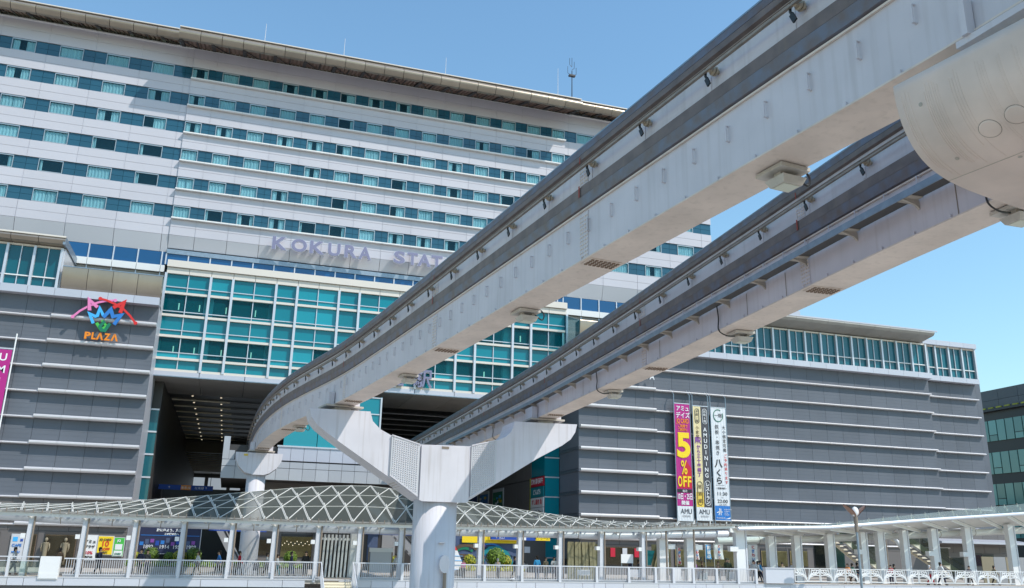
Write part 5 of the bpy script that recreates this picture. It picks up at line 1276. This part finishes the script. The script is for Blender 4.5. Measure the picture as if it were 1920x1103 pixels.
for x, lab in ((-13.9, 'pale mannequin at the left in the shop window'), (-12.45, 'pale mannequin at the right in the shop window')):
    b = MB(); b.ball((x, 82.0, .10), .13, .14, .17, 10, 8); b.tube([(x, 82, 0), (x, 82, -.15)], .05, 8)
    b.tube([(x, 82, -.12), (x, 82, -.2), (x, 82, -.45), (x, 82, -.8), (x, 82, -1.2), (x, 82, -1.85)], .25, 12, .14); b.tube([(x-.25, 82, -.2), (x-.32, 82, -.55), (x-.26, 81.95, -.85)], .07, 8, .04); b.tube([(x+.25, 82, -.2), (x+.30, 82, -.55), (x+.25, 81.95, -.85)], .07, 8, .04)
    o = b.build('mannequin', 'khaki', loc=(x, 82, -1.9), smooth=True); tag(o, lab, 'mannequin')
def poster(label, x0, x1, z0, z1, y, m, lines=(), patches=(), frame='light_grey'):
    t = thing('poster', label, 'poster', ((x0+x1)/2, y, z0))
    MB().box(x0-.05, x1+.05, y-.02, y+.02, z0-.05, z1+.05).build('frame', frame, t); MB().box(x0, x1, y-.04, y-.022, z0, z1).build('print', m, t)
    for px, pz, pw, ph, pm in patches: MB().box(px, px+pw, y-.06, y-.045, pz, pz+ph).build('print_patch', pm, t)
    for s_, lx, lz, sz, lm in lines: text('lettering', s_, lx, y-.075, lz, sz, lm, t, .01, .01)
    return t
poster('pale blue poster with a blue disc at the far left shop wall', -16.5, -15.6, -1.5, .45, 82.2, 'light_grey', (('CAFE', -16.05, -.5, .3, 'blue_mid'), ('MENU', -16.05, -1.0, .22, 'blue_mid')), ((-16.4, -.1, .35, .35, 'sky_blue'), (-15.85, -.1, .2, .2, 'blue')))
poster('white poster with black and red lettering left of the yellow one', -11.1, -10.1, -1.45, .5, 82.2, 'plain_white', (('アミュ', -10.6, -.1, .3, 'black'), ('プラザ', -10.6, -.5, .26, 'black'), ('10%', -10.6, -1.0, .34, 'crimson'), ('開催中', -10.6, -1.32, .22, 'black')))
poster('yellow poster with a big red 10 beside the green one', -10.0, -8.85, -1.0, .45, 82.15, 'yellow', (('10', -9.45, -.35, .62, 'red'), ('%OFF', -9.4, -.68, .3, 'red'), ('JQ CARD', -9.45, .12, .22, 'brown'), ('開催', -9.4, -.95, .22, 'brown')))
poster('green poster with a white cup at the end of the left shop wall', -8.75, -8.0, -1.1, .35, 82.15, 'green', (('JQ', -8.4, .05, .24, 'white'), ('CARD', -8.38, -1.0, .18, 'dark_green')), ((-8.65, -.6, .55, .45, 'plain_white'), (-8.7, -1.08, .65, .4, 'plain_white')))
poster('large dark blue wall poster of a city crowd behind the round bushes', -7.0, -2.0, -.85, 1.45, 83.6, 'navy', (('旅に出よう、九州へ', -4.5, 1.0, .26, 'white'), ('この街の先へ', -4.4, .7, .2, 'white'), ('1892', -6.2, -.45, .42, 'light_grey'), ('1914', -4.9, -.45, .42, 'light_grey'), ('1958', -3.8, -.45, .42, 'light_grey'), ('1998', -2.7, -.45, .42, 'light_grey')),
       tuple((-6.9+.42*i, -.2+.12*(i % 3), .3, .3+.1*(i % 2), ['blue_mid', 'denim', 'purple', 'blue'][i % 4]) for i in range(11))+((-6.9, .62, 4.8, .05, 'blue_mid'),))
s2 = shopfront('dark shop front with a lit interior and warm lamps behind the small pier', 2.9, 9.8, 87.9, [(5.2, 8.3, -1.0, .85, 'shop_inside_warm', (('DOUBLEDAY', 6.75, .12, .36, 'white'),)), (3.0, 4.7, -.85, .5, 'shop_inside', ())])
for i in range(16):
    xx = 5.3+.19*i; zz = .05+.45*((i*7) % 5)/5; MB().ball((xx, 87.6, zz), .045, .045, .045, 6, 4).build('spot_lamp', 'lamp_warm', s2)
text('lettering', 'KOKURA\nSTATION', 6.6, 88.4, 5.0, .42, 'black', mz, .02)
# escalators in the dark openings
def escalator(label, x0, x1, y, z0, z1, dirn, name='escalator'):
    t = thing(name, label, 'escalator', ((x0+x1)/2, y, DK))
    for dy in (0, 1.3): MB().bar((x0, y+dy, z0+.9), (x1, y+dy, z1+.9), .12, .12).build('handrail', 'black_rubber', t); MB().bar((x0, y+dy, z0+.45), (x1, y+dy, z1+.45), .05, .8, (0, 0, 1)).build('side_panel', 'grey', t)
    n = 14
    for i in range(n): MB().box(lerp(x0, x1, i/n), lerp(x0, x1, (i+1)/n), y+.1, y+1.2, lerp(z0, z1, (i+1)/n)-.12, lerp(z0, z1, (i+1)/n)).build('step', 'light_grey' if i % 2 else 'grey', t)
    return t
escalator('escalator climbing in the dark opening left of the small pier', 1.4, -1.4, 86, DK, 2.6, 1)
escalator('escalator with black handrails right behind the notice board', 18.6, 13.0, 84, DK, 3.4, 1)
escalator('escalator rising across the painted mural', 27.5, 21.0, 81.2, DK, 3.4, 1)
wl_ = thing('ticket_hall_wall', 'dark wall with a small lit board and signs under the mezzanine', 'wall', (24, 86, DK))
MB().box(8.0, 31.5, 87.0, 87.3, DK, 2.6).build('back_panel', 'shop_dark', wl_); MB().box(29.2, 29.8, 86.9, 86.99, -.2, .4).build('lit_board', 'light_grey', wl_); MB().box(27.2, 27.7, 86.9, 86.99, -.3, 1.0).build('blue_sign', 'blue_mid', wl_); MB().box(14.6, 15.9, 86.9, 86.99, -.8, 1.2).build('white_panel', 'grey', wl_); MB().box(13.2, 14.2, 86.9, 86.99, -1.2, 1.2).build('blue_panel', 'denim', wl_)
mu = thing('painted_mural', 'colourful painted mural of waves with a yellow top band behind the biggest bush', 'mural', (23.5, 80.5, DK))
MB().box(20.2, 26.3, 80.5, 80.7, -1.9, 1.25).build('board', 'denim', mu)
MB().box(20.9, 26.28, 80.30, 80.33, .62, 1.22).build('yellow_band', 'yellow', mu)
rnd = random.Random(8)
for i in range(16):
    cx_, cz_ = rnd.uniform(20.9, 25.6), rnd.uniform(-1.5, .4); w_ = rnd.uniform(.5, 1.3)
    stroke('wave', [(cx_+w_*math.cos(a)*1.0, cz_+w_*.55*math.sin(a)) for a in [math.radians(20+14*k) for k in range(11)]], rnd.uniform(.12, .3), 80.455-.004*i, .02, ['teal', 'denim', 'blue_mid', 'purple', 'brown', 'teal', 'dark_green', 'navy'][i % 8], mu)
stroke('big_wave', [(22.6, -1.6), (22.9, -.4), (23.6, .15), (24.5, .2), (25.3, -.3), (25.9, -1.4)], .34, 80.37, .03, 'teal', mu); stroke('big_wave', [(23.1, -1.6), (23.5, -.6), (24.2, -.25), (24.9, -.6), (25.3, -1.5)], .3, 80.36, .03, 'denim', mu)
rs = thing('red_hoarding', 'red and white hoarding sloping beside the near pier', 'hoarding', (19.6, 80, DK))
MB().prism_y([(18.6, .1), (20.4, -.1), (19.6, 1.3), (18.6, 1.35)], 79.9, 80.0).build('red_panel', 'red', rs); MB().prism_y([(18.6, -2), (21.3, -2), (20.4, -.12), (18.6, .08)], 79.9, 80.0).build('white_panel', 'plain_white', rs); text('lettering', '工事中', 19.4, 79.88, -.7, .4, 'crimson', rs, .01)
for i in range(4): MB().box(18.6, 20.9, 79.86, 79.9, -1.8+.4*i, -1.76+.4*i).build('stripe', 'sky_blue', rs)
s3 = shopfront('dark shop front with a brown display window below the banners', 33.4, 52.5, 82.3, [(36.1, 40.3, -1.15, .55, 'shop_inside', ()), (43.8, 50.6, -1.15, .45, 'shop_inside_warm', (('BAKERY', 46.9, -.75, .8, 'blue_mid'),))])
s4 = shopfront('dark shop front with lit cream windows under the right canopy', 52.5, 88, 82.3, [(53.9, 57.0, -1.0, .5, 'shop_inside_warm', (('★ ★', 55.0, -.1, .3, 'red'),)), (57.4, 59.5, -1.0, .55, 'shop_inside_warm', ()), (60.5, 62.1, -1.0, 1.2, 'shop_glass', ()), (62.3, 64.2, -1.0, 1.5, 'far_glass', ()), (80.6, 83.0, -.6, .55, 'purple', (('SALE', 81.8, -.1, .4, 'pink'),)), (83.1, 84.7, -.6, .5, 'teal', ())])
for x in (36.6, 37.9, 39.2): MB().box(x, x+.5, 82.12, 82.2, -.4, .45).build('striped_item', 'crimson' if x < 37 or x > 39 else 'light_grey', s3)
aw = MB().hexa([(75, 79.5, 1.75), (88, 79.5, 1.75), (88, 82.3, 1.75), (75, 82.3, 1.75), (75, 79.5, 1.95), (88, 79.5, 1.95), (88, 82.3, 2.3), (75, 82.3, 2.3)]).build('entrance_awning', 'coping_panel', loc=(81, 81, 1.8)); tag(aw, 'grey flat awning over the shop entrance at the far right', 'awning')
# external stair under the right canopy
es = thing('glazed_stair', 'glazed covered stair with sloping white stringers under the right canopy', 'stair', (63, 72, DK))
for x0, x1 in ((55.8, 61.0), (63.4, 70.2)):
    for dy in (0, 2): MB().bar((x0, 72+dy, 2.1), (x1, 72+dy, -1.6), .14, .5).build('stringer', 'strip_beige', es); MB().bar((x0, 72+dy, 3.0), (x1, 72+dy, -.6), .06, .08).build('handrail', 'pipe_brown', es)
    MB().prism_y([(x0, 1.7), (x1, -2.0), (x1, -1.3), (x0, 2.4)], 72.1, 72.2).build('side_panel', 'light_grey', es)
    MB().prism_y([(x0, 1.9), (x1, -1.8), (x1, -1.5), (x0, 2.2)], 73.6, 73.9).build('far_stringer', 'strip_beige', es)
    n = 12
    for i in range(n): MB().box(lerp(x0, x1, i/n), lerp(x0, x1, (i+1)/n), 72.25, 73.6, lerp(2.0, -1.7, (i+.5)/n)-.1, lerp(2.0, -1.7, (i+.5)/n)+.05).build('step', 'grey', es)
    for i in range(4): xx = lerp(x0, x1, i/4); MB().box(xx+.03, lerp(x0, x1, (i+1)/4)-.03, 71.85, 71.88, lerp(2.3, -1.5, (i+1)/4), lerp(2.9, -.7, i/4)).build('glass_pane', 'shop_glass', es)
MB().tube([(60.8, 71.6, DK), (60.8, 71.6, 2)], .12, 10).build('brown_post', 'pipe_brown', es); MB().tube([(62.6, 71.4, DK), (62.6, 71.4, .8), (61.6, 71.4, 2.0)], .2, 12).build('white_post', 'plain_white', es)
ch = thing('hoarding_fence', 'beige site hoarding panels at the far right edge under the canopy', 'hoarding', (75, 70, DK))
for i in range(5): MB().box(70.6+1.5*i, 72.05+1.5*i, 70, 70.06, DK, .35).build('hoarding_panel', 'grey' if i % 2 else 'khaki', ch)
# tarpaulins, flags, boards, lamp
def tarp(label, x0, x1, xt0, xt1, z0, z1, y):
    t = thing('tarpaulin', label, 'tarpaulin', ((x0+x1)/2, y, z0), 'striped tarpaulins hung from the tube'); n = 8
    for i in range(n):
        a, c, d_, e_ = lerp(x0, x1, i/n), lerp(x0, x1, (i+1)/n)-.03, lerp(xt0, xt1, i/n), lerp(xt0, xt1, (i+1)/n)-.03; yo = .05*(i % 2)
        b = MB(); b.grid([[(lerp(a, d_, k/6), y+yo+.03*math.sin(k*1.7+i), lerp(z0, z1, k/6)), (lerp(c, e_, k/6), y+yo+.05+.03*math.sin(k*1.7+i+1), lerp(z0, z1, k/6))] for k in range(7)]); b.build('strip', 'tarp' , t)
    MB().box(x0, x1, y+.14, y+.17, z0+.1, z1-.1).build('backing', 'tarp_dark', t)
tarp('striped beige tarpaulin hanging straight down beside the waiting pair', 25.6, 28.15, 25.6, 28.0, DK, .75, 65.6)
tarp('striped beige tarpaulin leaning between the broad piers', 32.9, 34.6, 33.5, 34.65, DK+.6, .80, 65.6)
o = MB().add([(32.0, 65.5, -.95), (32.75, 65.6, -.9), (33.1, 65.6, .2), (32.15, 65.5, .25), (32.0, 65.56, -.95), (32.75, 65.66, -.9), (33.1, 65.66, .2), (32.15, 65.56, .25)], [(3, 2, 1, 0), (4, 5, 6, 7), (0, 1, 5, 4), (1, 2, 6, 5), (2, 3, 7, 6), (3, 0, 4, 7)]).build('blue_sheet', 'teal', loc=(32.5, 65.5, -.9)); tag(o, 'dark turquoise sheet hung beside the leaning tarpaulin', 'sheet')
rnd = random.Random(12)
for i, (x0, x1, z0, z1, col, lab) in enumerate(((35.55, 36.15, -.7, .62, 'plain_white', 'narrow white banner flag with red marks, leftmost upright flag'), (36.5, 36.85, -.4, .72, 'plain_white', 'thin white flag half hidden behind a column'), (37.5, 37.95, -.35, .75, 'sky_blue', 'bright blue flag between the broad piers'),
        (38.3, 39.1, -.35, .78, 'plain_white', 'white flag with blue and red marks above the people in camouflage'), (41.45, 42.35, -.75, .84, 'plain_white', 'large white flag with blue and red marks right of the broadest pier'), (34.9, 35.2, -.8, .5, 'plain_white', 'slim pale flag leaning at the leftmost broad pier'))):
    t = thing('banner_flag', lab, 'flag', (x0, 65.2, DK), 'upright banner flags on the deck')
    MB().cyl(x0-.03, 65.2, DK, z1+.1, .022, 6).build('pole', 'plain_white', t); MB().tube([(x0-.03, 65.2, z1+.05), (x1, 65.2, z1+.05)], .016, 5).build('arm', 'plain_white', t)
    b = MB(); b.grid([[(lerp(x0, x1, u/4)+.05*(1-k/8), 65.2+.05*math.sin(u*1.4+k*.6), lerp(z0, z1, k/8)) for u in range(5)] for k in range(9)]); b.build('cloth', col, t)
    chs = 'にぎわい市' if col == 'plain_white' else '開催中'
    for k, c_ in enumerate(chs):
        sz = min(x1-x0, (z1-z0)/len(chs))*.95; text('lettering', c_, (x0+x1)/2+.02, 65.13, z1-(k+1)*(z1-z0)/len(chs)+.03, sz, ('blue_mid' if k % 2 else 'crimson') if col == 'plain_white' else 'white', t, .008, .01)
def board(label, x, z0, z1, w, y, m):
    t = thing('sign_board', label, 'board', (x, y, DK)); MB().box(x-w/2, x+w/2, y, y+.05, z0, z1).build('board', m, t)
    for s in (-1, 1): MB().box(x+s*w*.45-.02, x+s*w*.45+.02, y+.02, y+.05, DK, z0).build('leg', 'galv', t)
board('blank white board standing between two people right of the straight tarpaulin', 29.45, -.75, -.1, 1.0, 63, 'plain_white'); board('pale grey low panel standing behind the railing below the blank board', 29.9, -1.75, -1.2, 1.2, 62.6, 'light_grey')
board('white low panel behind the railing below the leaning tarpaulin', 33.5, -1.95, -1.0, .62, 62.6, 'plain_white'); board('white low table front behind the railing at the mural end', 26.3, -1.7, -1.3, 1.0, 64, 'plain_white')
for i, x in enumerate((35.6, 37.0, 40.7)): 
    t = thing('market_table', ('long white stall table under the leftmost flags', 'long white stall table behind the people in camouflage', 'white stall table right of the broadest pier')[i], 'table', (x, 66, DK)); MB().box(x-.9, x+.9, 65.8, 66.5, -1.42, -1.36).build('table_top', 'plain_white', t)
    MB().box(x-.9, x+.9, 65.78, 65.8, -1.95, -1.42).build('cloth_front', 'light_grey', t)
    for s in (-.8, .8): MB().cyl(x+s, 66.2, DK, -1.42, .03, 6).build('leg', 'galv', t)
lp = thing('street_lamp', 'slender street lamp with two brown petal wings in front of the right canopy', 'street lamp', (46.65, 58, -E))
MB().cyl(46.65, 58, -E, 1.9, .11, 12, .085).build('pole', 'galv', lp); MB().cyl(46.65, 58, 1.9, 3.05, .13, 12, .16).build('neck', 'pipe_brown', lp)
for s in (-1, 1):
    rows = []
    for i in range(8):
        t_ = i/7; xx = 46.65+s*(.08+1.0*t_); zz = 3.0+.85*t_**.8; w_ = .30*math.sin(math.pi*(.18+.82*t_))**.7+.02
        rows.append([(xx, 58-w_, zz+.10), (xx, 58, zz), (xx, 58+w_, zz+.10)])
    b = MB(); b.grid(rows); b.grid([[(p[0]-s*.02, p[1], p[2]+.05) for p in r_] for r_ in rows]); b.build('petal', 'copper', lp, smooth=True)
MB().ball((46.65, 58, 3.42), .30, .24, .40, 14, 8).build('globe', 'plain_white', lp, smooth=True)

# ================================================================== PEOPLE
def person(x, y, rz, pose, shirt, trousers, label, h=1.7, hair='hair', pack=None, skirt=False, hat=None, group='people on the deck'):
    f = FIG[pose]
    o = bpy.data.objects.new('person', f['body']); place(o, (x, y, DK)); o.rotation_euler = (0, 0, rz); k = h/1.74; o.scale = (k, k, k); tag(o, label, 'person', group)
    def ch_(nm, m):
        c = bpy.data.objects.new(nm, f[nm]); COL.objects.link(c); c.parent = o
        c.material_slots[0].link = 'OBJECT'; c.material_slots[0].material = M[m]
    ch_('shirt', shirt); ch_('trousers', trousers); ch_('hair', hat or hair); ch_('face', 'skin'); ch_('shoes', 'black')
    if pack: ch_('pack', pack); o.children[-1].name = 'backpack'
    if skirt: ch_('skirt', trousers)
PI = math.pi
for a in ((-10.1, 65, PI, 'stand', 'brown', 'khaki', 'woman with dark hair in a brown jacket behind the white block', 1.68, 'hair', None, True), (-8.95, 65, 1.6, 'walk', 'white', 'black', 'man in a white shirt walking past the white poster', 1.72),
          (-7.75, 65.5, 1.3, 'walk', 'navy', 'black', 'man in dark clothes with a black backpack below the yellow poster', 1.75, 'hair', 'charcoal'), (-5.25, 66, -.5, 'stand', 'navy', 'black', 'left person of the couple in dark clothes by the yellow bush', 1.7),
          (-4.85, 66.1, .5, 'stand', 'charcoal', 'navy', 'right person of the couple in dark clothes by the yellow bush', 1.66), (-.2, 66, -1.5, 'walk', 'blue_mid', 'black', 'person in a blue top passing left of the small pier', 1.68),
          (3.05, 66, 1.5, 'walk', 'light_grey', 'black', 'woman in a grey top bending over a pushchair', 1.6), (3.75, 65.8, 1.4, 'walk', 'plain_white', 'teal', 'woman in pale clothes beside the grey-topped woman', 1.5), (5.75, 66.5, -.3, 'stand', 'black', 'charcoal', 'man in a black suit before the lit shop', 1.74),
          (17.35, 66, .4, 'stand', 'pink', 'black', 'child in a pink top right of the near pier', 1.4), (19.8, 65, PI, 'bend', 'light_grey', 'black', 'elderly person with pale hair and a grey shirt bending by the flower bed', 1.5, 'light_grey'),
          (23.05, 65.5, PI, 'stand', 'sky_blue', 'denim', 'man in a bright blue vest seen from behind near the mural', 1.76), (24.3, 67, .3, 'stand', 'khaki', 'olive', 'woman in a beige top with a dark coat beside the pair', 1.64), (24.85, 66.6, -.2, 'phone', 'white', 'navy', 'woman in a blue and white jacket looking at a phone', 1.68),
          (31.1, 66, -1.5, 'stand', 'navy', 'black', 'person in navy facing left beside the blank board', 1.68), (32.0, 66.3, 1.5, 'stand', 'charcoal', 'black', 'person with dark hair and black coat at the turquoise sheet', 1.6),
          (35.95, 65, PI, 'stand', 'navy', 'denim', 'person in a navy hooded top at the leftmost flags', 1.62), (36.8, 65.6, -1.2, 'bend', 'purple', 'navy', 'person in a purple top leaning over the stall table', 1.6), (37.3, 65.5, 1.3, 'stand', 'brown', 'black', 'woman with long brown hair at the stall table', 1.6, 'brown'),
          (38.5, 65, -.6, 'bend', 'khaki', 'olive', 'visitor in a pale patterned shirt leaning by the camouflaged people', 1.6), (39.4, 65.2, .2, 'stand', 'olive', 'olive', 'left person in green camouflage uniform under the white flag', 1.85, 'olive'), (40.05, 66, -.2, 'stand', 'olive', 'olive', 'second person in green camouflage uniform nearer the broadest pier', 1.8, 'olive'),
          (41.4, 64.4, -1.0, 'walk', 'light_grey', 'black', 'student in a grey shirt just right of the broadest pier', 1.72), (41.95, 64.6, 1.0, 'walk', 'white', 'black', 'student with a white bag walking beside the grey-shirted one', 1.66, 'hair', 'plain_white'),
          (43.5, 63.5, -.4, 'stand', 'khaki', 'black', 'person in a beige top behind the pale parapet block', 1.6), (50.2, 64, -1.4, 'walk', 'orange', 'brown', 'person with long brown hair in an orange top behind the leaf railing', 1.6, 'brown'), (51.1, 64.5, 1.2, 'walk', 'dark_green', 'black', 'person in dark green walking right behind the leaf railing', 1.62),
          (54.6, 64, -.8, 'stand', 'crimson', 'navy', 'person in a red top by the glazed stair', 1.55), (55.5, 64.6, .8, 'stand', 'olive', 'black', 'person in a dark green top by the glazed stair', 1.62), (58.6, 62.6, 1.4, 'walk', 'plain_white', 'navy', 'man in a white shirt walking close behind the leaf railing', 1.86),
          (57.6, 62.8, 1.4, 'walk', 'light_grey', 'crimson', 'child in a pale cap and red trousers beside the man in white', 1.6, 'light_grey'), (62.5, 63.5, -1.2, 'walk', 'navy', 'black', 'person in dark clothes at the right end of the leaf railing', 1.6),
          (-12.6, 64.5, 1.4, 'walk', 'light_grey', 'navy', 'person in a grey top walking behind the glass railing', 1.66), (-1.6, 67, -1.4, 'walk', 'white', 'khaki', 'woman in a white top walking before the blue poster', 1.6, 'brown'), (1.2, 67.5, 1.4, 'walk', 'crimson', 'charcoal', 'person in a red top walking left of the small pier', 1.66),
          (4.8, 67.2, 1.4, 'walk', 'navy', 'denim', 'person in navy walking in front of the lit shop window', 1.7), (12.4, 67, -1.3, 'walk', 'white', 'black', 'person in a white shirt by the pale bush left of the near pier', 1.68), (16.6, 67.4, -1.4, 'walk', 'charcoal', 'black', 'person in dark clothes close to the right of the near pier', 1.7),
          (21.9, 67.5, 1.3, 'walk', 'navy', 'black', 'person in navy walking past the right end of the mural', 1.66), (27.0, 68.5, -.3, 'stand', 'plain_white', 'charcoal', 'person in white standing left of the straight tarpaulin', 1.64), (28.8, 66.8, 1.3, 'walk', 'blue_mid', 'khaki', 'person in blue beside the blank white board', 1.66),
          (34.2, 65.8, .3, 'stand', 'light_grey', 'navy', 'person in grey next to the leaning tarpaulin', 1.62), (42.7, 65.5, 1.2, 'walk', 'sky_blue', 'navy', 'person in pale blue left of the parapet block', 1.68), (46.6, 66.5, -1.2, 'walk', 'white', 'black', 'person in white behind the first panel of the leaf railing', 1.66), (53.2, 66.5, 1.3, 'walk', 'charcoal', 'denim', 'person in a charcoal top between the two piers left of the glazed stair', 1.68), (65.8, 64, 1.4, 'walk', 'khaki', 'black', 'person in khaki at the draped white sheet', 1.66)):
    person(*a)
t = thing('pushchair', 'small dark pushchair beside the grey-topped woman', 'pushchair', (2.3, 65.5, DK))
MB().prism_x([(65.3, DK+.45), (65.8, DK+.4), (65.9, DK+.85), (65.75, DK+.9), (65.6, DK+.6)], 2.1, 2.5).build('seat', 'charcoal', t); MB().tube([(2.15, 65.2, DK+.1), (2.15, 65.9, DK+.95)], .02, 6).tube([(2.45, 65.2, DK+.1), (2.45, 65.9, DK+.95)], .02, 6).build('frame', 'galv', t)
for x in (2.12, 2.48):
    for y in (65.25, 65.8): MB().tube([(x-.02, y, DK+.09), (x+.02, y, DK+.09)], .09, 12).build('wheel', 'black_rubber', t)
# a few pigeons on the canopy and the deck edge
for x, y, z, lab in ((22.0, 62.9, 2.35, 'dark pigeon perched on the lattice of the glass canopy'), (19.9, 61.72, -2.08, 'pale pigeon standing on the deck edge below the grey-shirted person')):
    b = MB().ball((x, y, z+.12), .16, .08, .08, 10, 6); b.ball((x+.13, y, z+.23), .05, .045, .05, 8, 6); b.tube([(x-.12, y, z+.13), (x-.32, y, z+.10)], .05, 6, .02); b.tube([(x+.17, y, z+.23), (x+.22, y, z+.22)], .012, 5, .004); b.tube([(x+.02, y-.03, z+.06), (x+.02, y-.03, z)], .01, 4); b.tube([(x+.02, y+.03, z+.06), (x+.02, y+.03, z)], .01, 4)
    o = b.build('pigeon', 'charcoal' if z > 0 else 'light_grey', loc=(x, y, z), smooth=True); tag(o, lab, 'bird')
